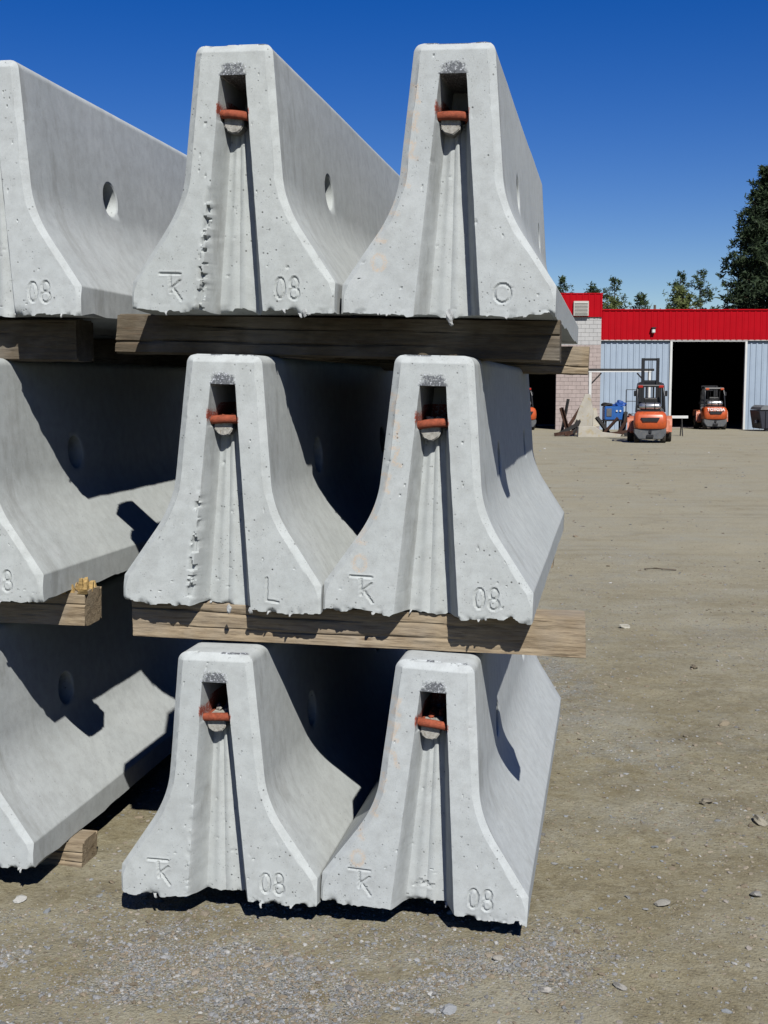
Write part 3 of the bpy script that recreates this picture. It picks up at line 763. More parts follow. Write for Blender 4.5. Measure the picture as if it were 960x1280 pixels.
BIG = [(1.36, 4.90, .026, (.30, .27, .21), 'brown rounded stone right of the bottom barrier'), (1.51, 4.66, .030, (.42, .39, .31), 'pale angular stone at the right picture edge'),
       (1.77, 8.68, .035, (.60, .58, .50), 'small white stone beyond the protruding timber'), (1.77, 6.08, .024, (.33, .28, .20), 'brown stone on the dirt near the right edge'),
       (.345, 3.46, .019, (.48, .46, .41), 'pale flat stone in front of the bottom right barrier'), (.94, 3.87, .022, (.40, .39, .35), 'grey flat stone lying tilted on the dirt, lower right'),
       (.68, 3.30, .017, (.40, .39, .36), 'flat grey stone low in the picture right of centre'), (.46, 3.27, .016, (.52, .50, .46), 'whitish pebble low in the picture'),
       (-1.24, 3.92, .020, (.58, .58, .55), 'white stone chip at the left edge below the left stack'), (.18, 3.17, .020, (.38, .40, .42), 'bluish grey stone at the bottom edge of the picture'),
       (1.28, 3.95, .020, (.44, .43, .40), 'light grey stone near the lower right edge'), (1.95, 7.4, .026, (.25, .21, .15), 'dark brown stone right of the barriers')]
for i, (x, y, r_, c, lab) in enumerate(BIG):
    bm = bmesh.new(); rs = np.random.default_rng(40 + i); rock_bm(bm, (0, 0, 0), (r_ * rs.uniform(.95, 1.3), r_ * rs.uniform(.7, 1), r_ * .55), rs, 2, False)
    me = bpy.data.meshes.new('stone'); bm.to_mesh(me); bm.free()
    ca = me.color_attributes.new('tint', 'FLOAT_COLOR', 'POINT'); ca.data.foreach_set('color', list((c[0] * .48, c[1] * .48, c[2] * .48, 1)) * len(me.vertices))
    me.shade_smooth(); me.set_sharp_from_angle(angle=R(25))
    o = link('stone', me, M['stone']); o.location = (x, y, float(gz(x, y)) + r_ * .22); o.rotation_euler = (rs.uniform(-.3, .3), rs.uniform(-.3, .3), rs.uniform(0, 6))
    tag(o, lab, 'stone', 'loose stones on the yard')
bm = bmesh.new(); path_tube(bm, [(-.09, 0, .004), (-.03, .01, .010), (.04, -.004, .008), (.10, .006, .003)], .007, 6)
o = bm_obj('twig', bm, M['pole'], None, 40); o.location = (2.72, 11.69, float(gz(2.72, 11.69)) + .004); o.rotation_euler = (0, 0, -.3); o.scale = (1.6, 1, 1)
tag(o, 'thin dark stick lying on the dirt yard', 'stick')

# ------------------------------------------------------------------ the metal building
FY = 60.0; GZ0 = -.395
mb = tag(empty('metal_building', (16, FY, GZ0)), 'long workshop with red metal fascia, blue-grey siding and an open dark doorway', 'building')
def loc(o, x, y, z): o.location = (x - 16, y - FY, z - GZ0); return o
def rib_panel(width, height, n_ribs, depth=.035, rib=.06):
    bm = bmesh.new(); pts = []; pitch = width / n_ribs
    for i in range(n_ribs):
        x = i * pitch
        pts += [(x, 0), (x + pitch - rib * 2.0, 0), (x + pitch - rib * 1.5, -depth), (x + pitch - rib * .5, -depth)]
    pts.append((width, 0))
    a = [bm.verts.new((x, y, 0)) for x, y in pts]; b = [bm.verts.new((x, y, height)) for x, y in pts]
    c = [bm.verts.new((x, .05, 0)) for x in (0, width)]; d = [bm.verts.new((x, .05, height)) for x in (0, width)]
    for i in range(len(pts) - 1): bm.faces.new((a[i], a[i + 1], b[i + 1], b[i]))
    bm.faces.new((c[1], c[0], d[0], d[1])); bm.faces.new((a[-1], c[1], d[1], b[-1])); bm.faces.new((c[0], a[0], b[0], d[0]))
    bm.faces.new(b + [d[1], d[0]]); bm.faces.new([c[0], c[1]] + a[::-1])
    bmesh.ops.recalc_face_normals(bm, faces=bm.faces)
    me = bpy.data.meshes.new('siding_panel'); bm.to_mesh(me); bm.free(); return me
gp = rib_panel(.862, 4.44, 3); gp.materials.append(M['grey_siding'])
for k in range(4): loc(link('siding_panel', gp, None, mb), 10.78 + .864 * k, FY, GZ0)
for k in range(11): loc(link('siding_panel', gp, None, mb), 18.02 + .864 * k, FY, GZ0)
rp_ = rib_panel(.898, 1.46, 3, .018); rp_.materials.append(M['red_siding'])
for k in range(19): loc(link('fascia_panel', rp_, None, mb), 10.62 + .90 * k, FY - .16, 4.05)
bm = bmesh.new(); bx(bm, (19.15, FY - .12, 5.52), (17.15, .20, .07), bev=.01); o = bm_obj('roof_flashing', bm, M['red_siding'], mb); loc(o, 16, FY, 0); o.location = (-16, -FY, -GZ0)
def mbox(name, mat, boxes, parent=mb, org=(16, FY, GZ0), bev=0.0):
    bm = bmesh.new()
    for c, s in boxes: bx(bm, c, s, bev=bev)
    o = bm_obj(name, bm, mat, parent); o.location = (-org[0], -org[1], -org[2]); return o
mbox('door_frame', M['white_trim'], [((14.25, FY - .05, 1.83), (.11, .16, 4.42)), ((17.97, FY - .05, 1.83), (.10, .16, 4.42)), ((16.11, FY - .05, 4.005), (3.62, .16, .07))])
mbox('fascia_drip', M['white_trim'], [((19.2, FY - .10, 4.035), (17.0, .12, .03))])
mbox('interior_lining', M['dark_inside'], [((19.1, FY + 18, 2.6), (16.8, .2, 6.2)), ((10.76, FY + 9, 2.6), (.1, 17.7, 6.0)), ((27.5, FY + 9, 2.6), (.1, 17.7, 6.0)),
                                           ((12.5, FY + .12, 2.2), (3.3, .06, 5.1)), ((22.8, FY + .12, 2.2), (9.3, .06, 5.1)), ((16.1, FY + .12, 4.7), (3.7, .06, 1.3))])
mbox('roof', M['bin_grey'], [((19.1, FY + 9, 5.40), (17.0, 18.2, .14))])
mbox('floor_slab', M['joint'], [((19.1, FY + 9, GZ0 - .03), (16.6, 17.6, .05))])
mbox('side_wall', M['grey_siding'], [((27.62, FY + 9, 2.5), (.10, 18.0, 5.8)), ((19.1, FY + 18.2, 2.5), (17.1, .1, 5.8))])
lm = mbox('wall_lamp', M['white_trim'], [((13.3, FY - .30, 4.49), (.16, .20, .22))], bev=.03)
mbox('lamp_hood', M['black_metal'], [((13.3, FY - .33, 4.63), (.24, .26, .06))], bev=.02)

# ------------------------------------------------------------------ the block building
bb = tag(empty('block_building', (8, FY, GZ0)), 'lower pinkish block building with red parapet, left of the metal workshop', 'building')
BY = FY - .25; bcols = int(9.0 / .4); 
bmsh = bmesh.new(); bx(bmsh, (0, 0, 0), (.393, .19, .193), bev=.005); bme = bpy.data.meshes.new('block'); bmsh.to_mesh(bme); bmsh.free(); bme.materials.append(M['block_pink'])
bme2 = bme.copy(); bme2.materials.clear(); bme2.materials.append(M['block_pale'])
blist = []
for r_ in range(28):
    off = .2 if r_ % 2 else 0
    for c in range(-1, 23):
        x = 10.74 - .2 - c * .4 - off; z = GZ0 + .1 + r_ * .2
        w_ = 1.0
        if x > 10.56: x -= .1; w_ = .5; 
        if x > 10.7 or x < 1.9: continue
        if z < 3.0:
            if 4.35 < x < 8.50: continue
            if 8.50 <= x < 8.70: x = 8.64; w_ = .5
        blist.append((x, z, w_))
blist.sort(key=lambda t: -t[0]); restbm = bmesh.new()
for i, (x, z, r_) in enumerate(blist):
    pale = z > 3.75
    dy = random.uniform(-.004, .004)
    if i < 290:
        o = link('block', bme2 if pale else bme, None, bb); o.location = (x - 8, BY + .1 + dy - FY, z - GZ0); o.scale = (r_, 1, 1)
    else: bx(restbm, (x - 8, BY + .1 + dy - FY, z - GZ0), (.388, .19, .188))
o = bm_obj('block_wall', restbm, M['block_pink'], bb); o['kind'] = 'stuff'
ob = (8, FY, GZ0)
mbox('mortar_backing', M['joint'], [((9.73, BY + .14, 2.4), (2.0, .12, 5.55)), ((6.5, BY + .14, 4.1), (4.42, .12, 2.15)), ((3.1, BY + .14, 2.4), (2.36, .12, 5.55)), ((10.66, BY + 4.2, 2.4), (.1, 8.0, 5.5))], bb, ob)
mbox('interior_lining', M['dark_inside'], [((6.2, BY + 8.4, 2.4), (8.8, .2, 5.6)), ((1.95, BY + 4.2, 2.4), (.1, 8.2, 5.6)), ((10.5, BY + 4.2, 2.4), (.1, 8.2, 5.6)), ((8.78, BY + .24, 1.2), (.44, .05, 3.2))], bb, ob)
mbox('roof', M['bin_grey'], [((6.2, BY + 4.3, 5.16), (9.0, 8.4, .12))], bb, ob)
rp2 = rib_panel(.9, 1.13, 3, .018); rp2.materials.append(M['red_siding'])
for k in range(10): o = link('parapet_panel', rp2, None, bb); o.location = (9.86 - .9 * k - 8, BY - .06 - FY, 5.165 - GZ0)
mbox('parapet_cap', M['red_siding'], [((6.25, BY + .0, 6.31), (9.06, .18, .05))], bb, ob)
vt = mbox('wall_vent', M['vent'], [((9.69, BY - .16, 5.57), (.74, .14, .72))], bb, ob, .01)
for k in range(9):
    o = mbox('slat', M['vent'], [((0, 0, 0), (.64, .05, .022))], vt, (0, 0, 0)); o.location = (9.69, BY - .245, 5.29 + .068 * k); o.rotation_euler = (.6, 0, 0)

# ------------------------------------------------------------------ forklifts
def wheel(root, x, y, r_, w):
    bm = bmesh.new(); prof = [(-w / 2, r_ * .62), (-w / 2, r_ * .93), (-w * .38, r_), (w * .38, r_), (w / 2, r_ * .93), (w / 2, r_ * .62)]
    n = 24; rings = [[bm.verts.new((px, math.cos(2 * math.pi * i / n) * pr, math.sin(2 * math.pi * i / n) * pr)) for px, pr in prof] for i in range(n)]
    for i in range(n):
        for k in range(len(prof) - 1): bm.faces.new((rings[i][k], rings[i][k + 1], rings[(i + 1) % n][k + 1], rings[(i + 1) % n][k]))
    bmesh.ops.recalc_face_normals(bm, faces=bm.faces)
    t = bm_obj('wheel', bm, M['tyre'], root, 40); t.location = (x, y, r_)
    bm = bmesh.new(); tube(bm, (-w * .40, 0, 0), (w * .40, 0, 0), r_ * .64, n=20); tube(bm, (-w * .46, 0, 0), (w * .46, 0, 0), r_ * .25, n=12)
    bm_obj('rim', bm, M['rim'], t, 40)
def make_forklift(mast_h, text=False, raised=True):
    f = empty('forklift')
    # counterweight: rounded orange upper body, lofted sections along its height
    bm = bmesh.new(); secs = []
    def ringpts(hw, yb, yf, z, rad=.16, bow=.06):
        pts = []
        for sx, sy, a0 in ((-1, -1, 180), (1, -1, 270)):
            for k in range(6):
                a = R(a0 + 90 * k / 5); pts.append((sx * (hw - rad) + rad * math.cos(a), yb + rad + rad * math.sin(a), z))
        pts = [(x, y - bow * (1 - (x / hw) ** 2), zz) for x, y, zz in pts]
        mid = [(hw * (.75 - 1.5 * k / 6), yb - bow * (1 - (.75 - 1.5 * k / 6) ** 2), z) for k in range(7)]
        return pts[:6] + [(x, y, z) for x, y, _ in mid[::-1]] + pts[6:] + [(hw, yf, z), (-hw, yf, z)]
    for hw, yb, z in ((.545, -1.30, .53), (.575, -1.345, .60), (.585, -1.355, .80), (.565, -1.33, .98), (.53, -1.28, 1.07), (.47, -1.19, 1.125), (.40, -1.08, 1.14)):
        secs.append([bm.verts.new(p) for p in ringpts(hw, yb, -.35, z)])
    n = len(secs[0])
    for A, B in zip(secs[:-1], secs[1:]):
        for i in range(n): bm.faces.new((A[i], A[(i + 1) % n], B[(i + 1) % n], B[i]))
    bm.faces.new(secs[-1]); bm.faces.new(secs[0][::-1]); bmesh.ops.recalc_face_normals(bm, faces=bm.faces)
    cw = bm_obj('counterweight', bm, M['orange'], f, 35)
    bm = bmesh.new(); prism(bm, [(-.33, .93), (.33, .93), (.25, .79), (-.25, .79)], -1.452, -1.20); bm_obj('grille_opening', bm, M['black_metal'], cw)
    bm = bmesh.new()
    prism(bm, [(-.56, .545), (.56, .545), (.56, .36), (.40, .15), (-.40, .15), (-.56, .36)], -1.30, -.55)
    bmesh.ops.bevel(bm, geom=list(bm.edges), offset=.03, segments=2, affect='EDGES')
    lw = bm_obj('lower_weight', bm, M['grey_iron'], f, 35)
    bm = bmesh.new(); bx(bm, (0, -1.33, .27), (.24, .10, .11), bev=.015); bx(bm, (0, -1.31, .42), (.10, .06, .10), bev=.015); tube(bm, (0, -1.36, .20), (0, -1.36, .36), .018); bm_obj('tow_hitch', bm, M['black_metal'], lw)
    # chassis, hood, seat
    bm = bmesh.new(); bx(bm, (0, .15, .42), (.98, 1.5, .42), bev=.03); bx(bm, (0, -.45, .95), (.80, .75, .35), bev=.05); bx(bm, (0, .72, .85), (.95, .16, .75), bev=.03); bm_obj('chassis', bm, M['grey_iron'], f)
    bm = bmesh.new(); bx(bm, (0, -.30, 1.18), (.50, .48, .13), bev=.04, seg=2); bx(bm, (0, -.55, 1.42), (.48, .13, .42), (.12, 0, 0), .04, 2); bm_obj('seat', bm, M['seat'], f)
    # fenders over the drive wheels
    for s in (-1, 1):
        bm = bmesh.new(); poly = [(-.02, .62), (.06, .86), (.22, .95), (.95, .95), (1.05, .80), (1.05, .66), (.98, .66), (.90, .84), (.28, .84), (.14, .74), (.06, .50), (-.06, .38)]
        prism(bm, poly, s * .56, s * .80, 'x'); bm_obj('fender', bm, M['orange_fade'], f)
        bm = bmesh.new(); bx(bm, (s * .60, -.02, .56), (.22, .22, .46), (-.25, 0, 0), .04); bm_obj('step_plate', bm, M['orange_fade'], f)
        wheel(f, s * .67, .55, .345, .25); wheel(f, s * .46, -.95, .235, .18)
    # overhead guard
    bm = bmesh.new()
    for s in (-1, 1):
        path_tube(bm, [(s * .50, -.92, 1.12), (s * .47, -.86, 1.70), (s * .44, -.72, 2.06), (s * .44, .30, 2.12), (s * .46, .62, 1.95), (s * .47, .86, 1.0)], .038, 8)
    for k in range(6): tube(bm, (-.44, -.60 + .19 * k, 2.08), (.44, -.60 + .19 * k, 2.08), .022, n=6)
    tube(bm, (-.45, -.74, 2.05), (.45, -.74, 2.05), .045, n=8)
    g = bm_obj('overhead_guard', bm, M['black_metal'], f, 40)
    for s in (-1, 1):
        bm = bmesh.new(); bx(bm, (s * .36, -.81, 2.02), (.17, .09, .10), bev=.02); bm_obj('lamp', bm, M['lamp_red'] if not text else M['orange'], g)
        bm = bmesh.new(); bx(bm, (s * .55, -.70, 1.78), (.09, .05, .20), bev=.02); tube(bm, (s * .46, -.74, 1.85), (s * .56, -.70, 1.85), .012, n=6); bm_obj('mirror', bm, M['black_metal'], g)
    # gas cylinder lying across the counterweight
    bm = bmesh.new(); pr = [(-.40, .03), (-.385, .085), (-.34, .125), (-.28, .14), (.26, .14), (.32, .125), (.365, .085), (.38, .03)]
    nn = 18; rings = [[bm.verts.new((px, -.98 + math.cos(2 * math.pi * i / nn) * q, 1.315 + math.sin(2 * math.pi * i / nn) * q)) for i in range(nn)] for px, q in pr]
    for A, B in zip(rings[:-1], rings[1:]):
        for i in range(nn): bm.faces.new((A[i], A[(i + 1) % nn], B[(i + 1) % nn], B[i]))
    bm.faces.new(rings[0][::-1]); bm.faces.new(rings[-1]); bmesh.ops.recalc_face_normals(bm, faces=bm.faces)
    tk = bm_obj('gas_cylinder', bm, M['chrome'], f, 50)
    for s in (-.17, .15):
        bm = bmesh.new(); tube(bm, (s - .02, -.98, 1.315), (s + .02, -.98, 1.315), .148, n=18); bm_obj('strap', bm, M['black_metal'], tk)
    bm = bmesh.new(); bx(bm, (0, -.96, 1.16), (.74, .30, .05)); bm_obj('cylinder_cradle', bm, M['black_metal'], f)
    # mast
    bm = bmesh.new()
    for s in (-1, 1):
        bx(bm, (s * .36, 1.02, 1.16), (.12, .16, 2.05), bev=.01)
        bx(bm, (s * .27, 1.02, mast_h * .5 + .1), (.12, .12, mast_h - .2), bev=.01)
    for z in (2.15, 1.25, .5): bx(bm, (0, 1.07, z), (.72, .06, .10))
    for z in (mast_h - .05, mast_h * .72): bx(bm, (0, 1.05, z), (.62, .07, .09))
    for s in (-.13, .13): tube(bm, (s, 1.0, .3), (s, 1.0, mast_h * .68), .035, n=8)
    for s in (-.06, .06): tube(bm, (s, 1.06, .4), (s, 1.06, mast_h - .1), .012, n=5)
    ms = bm_obj('mast', bm, M['black_metal'], f)
    bm = bmesh.new(); bx(bm, (0, 1.16, .55), (1.0, .06, .12)); bx(bm, (0, 1.16, .15), (1.0, .06, .12))
    for s in (-.4, 0, .4): bx(bm, (s, 1.16, .75), (.05, .05, 1.1))
    bx(bm, (0, 1.16, 1.30), (1.0, .05, .06)); bm_obj('carriage', bm, M['black_metal'], ms)
    for s in (-.32, .32):
        bm = bmesh.new(); bx(bm, (s, 1.22, .35), (.12, .05, .6)); bx(bm, (s, 1.75, .06), (.12, 1.05, .045)); bm_obj('fork', bm, M['dark_scrap'], ms)
    # steering column
    bm = bmesh.new(); tube(bm, (-.05, .55, 1.05), (-.05, .28, 1.38), .03, n=8)
    path_tube(bm, [(-.05 + .17 * math.cos(a), .26 + .09 * math.sin(a), 1.39 + .14 * math.sin(a)) for a in [2 * math.pi * k / 14 for k in range(15)]], .016, 6); bm_obj('steering_wheel', bm, M['black_metal'], f)
    if text:
        cu = bpy.data.curves.new('lettering', 'FONT'); cu.body = 'TOYOTA'; cu.size = .20; cu.align_x = 'CENTER'; cu.align_y = 'CENTER'; cu.extrude = .006; cu.offset = .004; cu.space_character = 1.05
        to = bpy.data.objects.new('lettering_tmp', cu); COL.objects.link(to)
        dg = bpy.context.evaluated_depsgraph_get(); me = bpy.data.meshes.new_from_object(to.evaluated_get(dg)); bpy.data.objects.remove(to)
        for v in me.vertices:
            x = v.co.x
            v.co.z += -.075 * (x / .585) ** 2 * 0
        o = link('lettering', me, M['white'], cw); me.materials.clear(); me.materials.append(M['white'])
        o.location = (0, -1.428, 1.010); o.rotation_euler = (R(78), 0, 0)
    return f
G_F = 'orange forklifts in the yard'
f1 = make_forklift(3.08); f1.location = (9.72, 43.9, float(gz(9.72, 43.9))); f1.rotation_euler = (0, 0, -.20)
tag(f1, 'nearer orange forklift with tall black mast, seen from behind beside the scrap', 'forklift', G_F)
f2 = make_forklift(2.02, True); f2.location = (16.62, 60.9, GZ0 + .003); f2.rotation_euler = (0, 0, -.12)
tag(f2, 'orange forklift with white lettering parked in the dark workshop doorway', 'forklift', G_F)
f3 = copy_tree(f1); f3.location = (6.62, 60.0, GZ0 + .003); f3.rotation_euler = (0, 0, .25)
tag(f3, 'orange forklift almost hidden behind the barriers, in the block building doorway', 'forklift', G_F)

# ------------------------------------------------------------------ scrap, welder, frame and other yard things
def at_ground(o, x, y, dz=0, rot=(0, 0, 0)): o.location = (x, y, float(gz(x, y)) + dz); o.rotation_euler = rot; return o
# white pipe frame
pf = empty('pipe_rack'); at_ground(pf, 8.9, 52.0)
bm = bmesh.new(); bx(bm, (0, 0, 1.35), (.11, .11, 2.70)); bm_obj('post', bm, M['white_trim'], pf)
bm = bmesh.new(); bx(bm, (2.55, 0, 1.35), (.11, .11, 2.70)); bm_obj('post', bm, M['white_trim'], pf)
bm = bmesh.new(); bx(bm, (1.28, 0, 2.725), (2.72, .13, .05)); bm_obj('beam', bm, M['white_trim'], pf)
bm = bmesh.new(); tube(bm, (-.12, 0, 2.80), (2.75, 0, 2.80), .055, n=10); bm_obj('top_pipe', bm, M['dark_scrap'], pf, 40)
for a, b in (((.05, 0, 2.20), (.48, 0, 2.66)), ((2.50, 0, 2.15), (2.02, 0, 2.66))):
    bm = bmesh.new(); tube(bm, a, b, .032, n=8); bm_obj('brace', bm, M['dark_scrap'], pf, 40)
tag(pf, 'white square post frame carrying a dark pipe in front of the siding', 'rack')
# leaning slab
bm = bmesh.new(); prism(bm, [(-.42, 0), (.42, 0), (.36, .8), (.16, 1.48), (-.05, 1.46), (-.22, .9)], -.08, .08)
bmesh.ops.bevel(bm, geom=list(bm.edges), offset=.015, segments=1, affect='EDGES')
o = bm_obj('concrete_slab', bm, M['slab']); at_ground(o, 8.38, 50.6, .30, (-.18, .06, -.35)); tag(o, 'tall pale concrete slab leaning upright among the scrap, yellow stained edge', 'slab')
bm = bmesh.new(); prism(bm, [(-.8, 0), (.95, 0), (1.02, .12), (.2, .22), (-.1, .45), (-.78, .44)], -.12, .12)
bmesh.ops.bevel(bm, geom=list(bm.edges), offset=.015, segments=1, affect='EDGES')
o = bm_obj('concrete_slab', bm, M['slab']); at_ground(o, 8.75, 49.3, -.02, (0, 0, .05)); tag(o, 'low pale concrete slab on edge at the foot of the scrap pile', 'slab')
bm = bmesh.new(); prism(bm, [(-.25, 0), (.25, 0), (.22, .8), (.02, .84), (-.20, .7)], -.05, .05)
o = bm_obj('concrete_slab', bm, M['slab']); at_ground(o, 8.95, 51.2, .35, (-.2, -.1, .1)); tag(o, 'small grey slab standing behind the tall leaning slab', 'slab')
# rusty scrap, every piece a thing of its own
rs = np.random.default_rng(3)
SCR = [(7.62, 50.8, 1.75, .55, -.25, 'I', 'tall rusty beam leaning left of the pale slab'), (7.45, 50.5, 1.5, .15, -.5, 'L', 'dark angle iron standing at the left of the scrap'),
       (7.75, 50.3, 1.2, -.4, .4, 'L', 'short dark angle iron leaning against the tall rusty beam'), (7.30, 50.1, .9, 1.1, .2, 'I', 'dark beam end low at the left of the scrap pile'),
       (7.55, 49.8, 1.1, 1.35, .5, 'L', 'dark bent angle iron lying left of the low slab'), (7.85, 50.0, .9, .9, 1.0, 'I', 'rusty offcut under the leaning slab'),
       (9.15, 50.2, .95, .75, -.6, 'L', 'dark steel leg sloping right of the leaning slab'), (9.45, 50.3, .9, -.65, .3, 'I', 'rusty beam propped under the blue machine'),
       (9.75, 50.1, 1.0, .55, -.2, 'L', 'dark angle iron below the blue machine'), (10.05, 50.4, .95, .15, .1, 'I', 'upright rusty post right of the blue machine'),
       (9.3, 49.8, 1.2, 1.45, .2, 'I', 'rusty beam lying across the low slab'), (9.95, 49.7, 1.1, 1.4, -.3, 'L', 'dark bar lying on the dirt beside the forklift'),
       (7.1, 49.9, .8, 1.45, .1, 'L', 'dark flat bar lying furthest left of the scrap')]
for k, (x, y, L, tl, az, kd, lab) in enumerate(SCR):
    bm = bmesh.new()
    if kd == 'I': bx(bm, (0, 0, L / 2), (.03, .12, L)); bx(bm, (0, .07, L / 2), (.13, .025, L)); bx(bm, (0, -.07, L / 2), (.13, .025, L))
    else: bx(bm, (0, .06, L / 2), (.12, .025, L)); bx(bm, (.06, 0, L / 2), (.025, .12, L))
    o = bm_obj('scrap_beam', bm, M['rust'] if k % 2 == 0 else M['dark_scrap']); at_ground(o, x, y, .08, (rs.uniform(-.2, .2), tl, az)); tag(o, lab, 'scrap', 'rusty scrap by the workshop')
# blue welder on a steel stand
wl = empty('welding_machine'); at_ground(wl, 9.72, 51.0)
bm = bmesh.new(); bx(bm, (0, 0, .95), (.80, .62, .58), bev=.03); bm_obj('casing', bm, M['blue'], wl)
bm = bmesh.new(); bx(bm, (-.22, -.32, .98), (.22, .03, .34), bev=.01); bm_obj('control_panel', bm, M['grey_iron'], wl)
bm = bmesh.new(); tube(bm, (.1, -.32, 1.05), (.1, -.36, 1.05), .04); tube(bm, (.25, -.32, 1.05), (.25, -.36, 1.05), .04); bm_obj('socket', bm, M['white_trim'], wl)
bm = bmesh.new()
for sx in (-.34, .34):
    for sy in (-.25, .25): bx(bm, (sx, sy, .33), (.07, .07, .66))
bx(bm, (0, 0, .64), (.84, .66, .05)); bm_obj('stand', bm, M['dark_scrap'], wl)
tag(wl, 'blue box-shaped welding machine on a dark stand beside the forklift', 'machine')
bm = bmesh.new(); r_ = bmesh.ops.create_icosphere(bm, subdivisions=3, radius=1.0)
for v in r_['verts']:
    k = 1 + .55 * (float(fbm(v.co.x * 2 + 5, v.co.y * 2 + v.co.z * 3, 8, 3)) - .5) * 2
    v.co = Vector((v.co.x * .30 * k, v.co.y * .26 * k, max(v.co.z * .22 * k, -.02)))
o = bm_obj('tarpaulin', bm, M['tarp'], None, 30); o.location = (9.98, 51.0, float(gz(9.72, 51.0)) + 1.265); tag(o, 'crumpled blue tarpaulin lying on top of the blue machine', 'tarp')
bm = bmesh.new(); r_ = bmesh.ops.create_icosphere(bm, subdivisions=3, radius=1.0)
for v in r_['verts']:
    k = 1 + .5 * (float(fbm(v.co.x * 2 + 9, v.co.y * 2 + v.co.z * 3, 18, 3)) - .5) * 2
    v.co = Vector((v.co.x * .26 * k, v.co.y * .2 * k, max(v.co.z * .13 * k, -.02)))
o = bm_obj('cable_coil', bm, M['dark_scrap'], None, 30); o.location = (9.48, 50.95, float(gz(9.72, 51.0)) + 1.265); tag(o, 'dark heap of cable on the left of the blue machine', 'cable')
# light wire cage rack
wc = empty('wire_rack'); at_ground(wc, 10.75, 52.3)
for sx in (-.22, .22):
    bm = bmesh.new(); tube(bm, (sx, 0, 0), (sx, 0, 1.95), .018, n=6); bm_obj('post', bm, M['dark_scrap'], wc)
bm = bmesh.new()
for z in (1.95, 1.45, .9): tube(bm, (-.22, 0, z), (.22, 0, z), .015, n=6)
bm_obj('crossbar', bm, M['dark_scrap'], wc); tag(wc, 'thin wire rack standing just left of the nearer forklift', 'rack')
# white beam on a trestle
tr = empty('trestle'); at_ground(tr, 12.28, 50.5)
bm = bmesh.new(); bx(bm, (0, 0, .80), (1.0, .12, .11)); bm_obj('beam', bm, M['white_trim'], tr)
for s in (-.40, .25):
    bm = bmesh.new(); tube(bm, (s, -.2, 0), (s, 0, .78), .025, n=6); tube(bm, (s, .2, 0), (s, 0, .78), .025, n=6); bm_obj('leg', bm, M['dark_scrap'], tr)
tag(tr, 'white beam on a thin trestle right of the nearer forklift', 'trestle')
# dark waste bin at the right edge
du = empty('waste_bin'); at_ground(du, 18.86, 57.6)
bm = bmesh.new(); prism(bm, [(-.95, .12), (1.0, .12), (1.0, 1.0), (-1.10, 1.0)], -.75, .75); bmesh.ops.bevel(bm, geom=list(bm.edges), offset=.03, affect='EDGES'); body = bm_obj('bin_body', bm, M['bin_dark'], du)
for k in range(4):
    bm = bmesh.new(); bx(bm, (-.75 + .5 * k, -.78, .56), (.08, .06, .82)); bm_obj('rib', bm, M['bin_dark'], body)
bm = bmesh.new(); prism(bm, [(-1.05, 1.02), (1.05, 1.02), (1.05, 1.16), (-.85, 1.24), (-1.0, 1.14)], -.80, .80); bm_obj('lid', bm, M['bin_grey'], du)
for s in (-.7, .7):
    bm = bmesh.new(); bx(bm, (s, -.6, .06), (.16, .16, .12)); bm_obj('foot', bm, M['black_metal'], du)
bm = bmesh.new(); bx(bm, (-1.12, -.3, .45), (.16, .3, .16), bev=.02); bm_obj('lifting_lug', bm, M['bin_dark'], du)
tag(du, 'dark waste bin with grey lid by the siding at the right edge', 'bin')

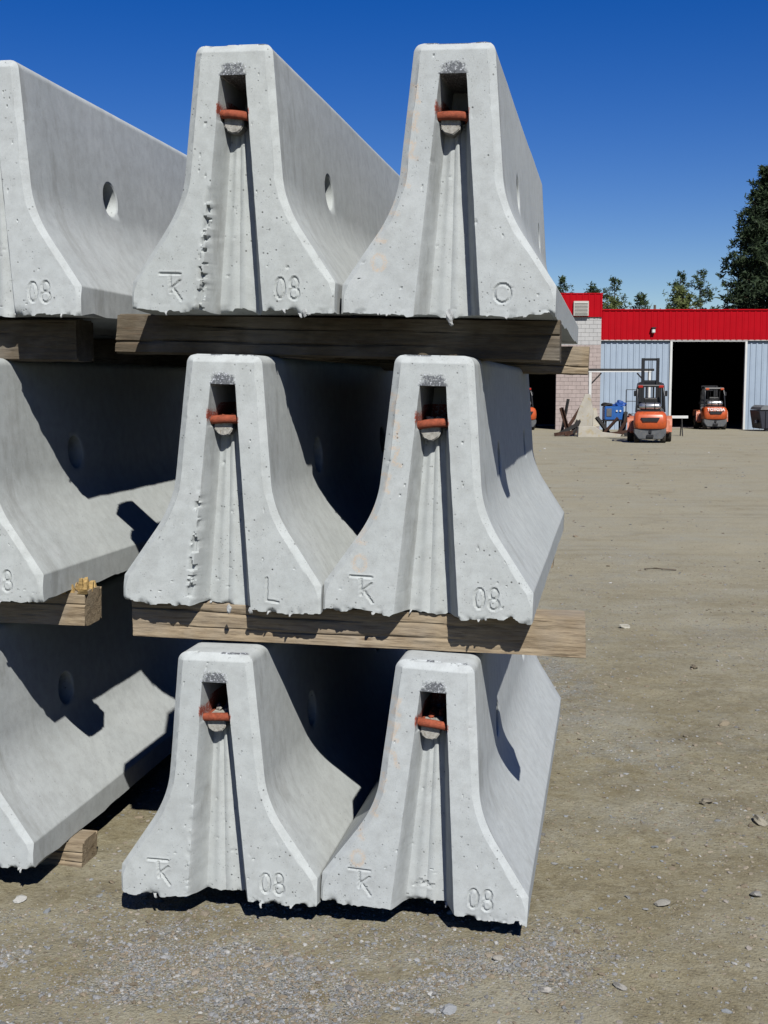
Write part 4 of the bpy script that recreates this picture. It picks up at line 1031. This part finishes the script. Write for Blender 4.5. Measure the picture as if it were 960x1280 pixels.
# ------------------------------------------------------------------ trees and pole behind the buildings
def pine(x, y, top, rad, seed, leaf, label, nb=90, tuft=7, blades=10, size=.30, dens=1.0, low=.12, droop=.1, power=1.0, clump=.30):
    rs = np.random.default_rng(seed); base = float(gz(x, y)); H = top - base
    t = tag(empty('pine_tree', (x, y, base)), label, 'tree', 'pines behind the buildings')
    bm = bmesh.new(); px, py = 0.0, 0.0; pts = []
    for i in range(9):
        f = i / 8; pts.append(Vector((px, py, f * H * .985))); px += rs.uniform(-.10, .10); py += rs.uniform(-.1, .1)
    r0 = .012 * H + .06
    for i in range(8): tube(bm, pts[i], pts[i + 1], r0 * (1 - i / 8) + .02, r0 * (1 - (i + 1) / 8) + .02, 7, False)
    V = []; F = []; T = []
    cents = []
    for b in range(nb):
        f = low + (1 - low) * (b + rs.random()) / nb
        a = rs.uniform(0, 2 * math.pi); z = f * H
        prof = (1 - f ** 1.15) ** power * (.62 + .38 * min(1, (f - low) / .2 + .25))
        L = (rad * prof * rs.uniform(.55, 1.12) + .12)
        i = min(7, int(f * 8)); c = pts[i].lerp(pts[i + 1], f * 8 - i)
        tipz = L * rs.uniform(-.05, .45) - droop * L
        tip = c + Vector((math.cos(a) * L, math.sin(a) * L, tipz))
        midp = c.lerp(tip, .5) - Vector((0, 0, .12 * L))
        tube(bm, c, midp, .02 + .012 * L, .015 + .006 * L, 4, False); tube(bm, midp, tip, .015 + .006 * L, .01, 4, False)
        nt = max(2, int(tuft * (.4 + L / max(rad, .1))))
        for k in range(nt):
            g = .30 + .72 * (k + rs.random()) / nt
            p = (c.lerp(midp, g * 2) if g < .5 else midp.lerp(tip, g * 2 - 1)) + Vector(rs.normal(0, clump * (.35 + .4 * L / max(rad, .1)), 3))
            cents.append((p, rs.uniform(.65, 1.25)))
    for k in range(5): cents.append((pts[-1] + Vector((rs.normal(0, .08), rs.normal(0, .08), rs.uniform(-.5, .15))), 1))
    C_ = np.array([list(p) for p, s in cents]); S = np.array([s for p, s in cents]); N = len(C_)
    d = rs.normal(0, 1, (N, blades, 3)); d[:, :, 2] = d[:, :, 2] * .8 + .25; d /= np.linalg.norm(d, axis=2, keepdims=True)
    L = size * rs.uniform(.5, 1.1, (N, blades, 1)) * S[:, None, None]
    o_ = C_[:, None, :] + rs.normal(0, size * .28, (N, blades, 3))
    q = rs.normal(0, 1, (N, blades, 3)); q = np.cross(d, q); q /= np.linalg.norm(q, axis=2, keepdims=True)
    wv = q * L * rs.uniform(.22, .42, (N, blades, 1))
    A = o_ - wv * .6; B = o_ + wv * .6; Cc = o_ + d * L + wv * .25; Dd = o_ + d * L - wv * .25
    V = np.stack([A, B, Cc, Dd], 2).reshape(-1, 3); F = np.arange(len(V)).reshape(-1, 4)
    me = bpy.data.meshes.new('crown'); me.from_pydata(V.tolist(), [], F.tolist())
    ca = me.color_attributes.new('tint', 'FLOAT_COLOR', 'POINT'); tv = np.repeat(rs.uniform(.45, 1.35, (N, 1)) * np.ones((1, blades)), 1, 0) * rs.uniform(.75, 1.2, (N, blades))
    tv = np.repeat(tv.reshape(-1), 4); c4 = np.stack([tv, tv, tv * .95, np.ones_like(tv)], -1); ca.data.foreach_set('color', c4.reshape(-1))
    link('crown', me, M[leaf], t)
    bm_obj('trunk', bm, M['bark'], t)
pine(16.2, 112, 11.9, 2.8, 201, 'needle_dark', 'pine top peeking out just right of the top barrier', 80, 8, power=.45, blades=13, size=.26)
pine(20.1, 116, 11.5, 2.7, 202, 'needle_dark', 'short dark pine above the red parapet corner', 80, 8, power=.45, blades=13, size=.26)
pine(21.9, 115, 12.2, 2.7, 203, 'needle_dark', 'thin open pine left of the gap, twiggy against the sky', 70, 7, 11, .27, power=.45)
pine(20.7, 109, 9.7, 3.0, 204, 'needle_olive', 'olive rounded young pine below the thin open pine', 90, 8, power=.5)
pine(24.5, 117, 10.7, 2.5, 205, 'needle_dark', 'small pointed dark pine in the middle of the roof line', 90, 8, power=.6)
pine(27.8, 116, 12.7, 2.6, 206, 'needle_dark', 'pine top rising above the olive tree over the roof', 80, 8, power=.45, blades=13, size=.26)
pine(26.8, 110, 10.9, 3.6, 207, 'needle_olive', 'wide olive green pine standing above the workshop doorway', 110, 9, power=.5)
pine(29.9, 115, 12.8, 2.8, 208, 'needle_dark', 'loose slender pine beside the wide olive one, sky through its branches', 80, 7, 11, .27, power=.45)
pine(30.9, 124, 9.6, 2.6, 209, 'needle_dark', 'low pine top between the slender pine and the big one', 60, 7, power=.6)
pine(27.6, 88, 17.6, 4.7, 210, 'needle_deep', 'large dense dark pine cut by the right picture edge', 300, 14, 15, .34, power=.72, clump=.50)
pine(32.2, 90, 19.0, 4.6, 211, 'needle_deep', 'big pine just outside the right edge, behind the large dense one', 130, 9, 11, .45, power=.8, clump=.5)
bm = bmesh.new(); tube(bm, (0, 0, 0), (0, 0, 10.0), .16, .12, 8); bx(bm, (0, -.1, 9.5), (1.6, .1, .12)); bx(bm, (-.5, -.1, 9.62), (.08, .08, .16)); bx(bm, (.5, -.1, 9.62), (.08, .08, .16))
o = bm_obj('utility_pole', bm, M['pole']); at_ground(o, 25.7, 115); tag(o, 'wooden utility pole top showing above the red roof line', 'pole')
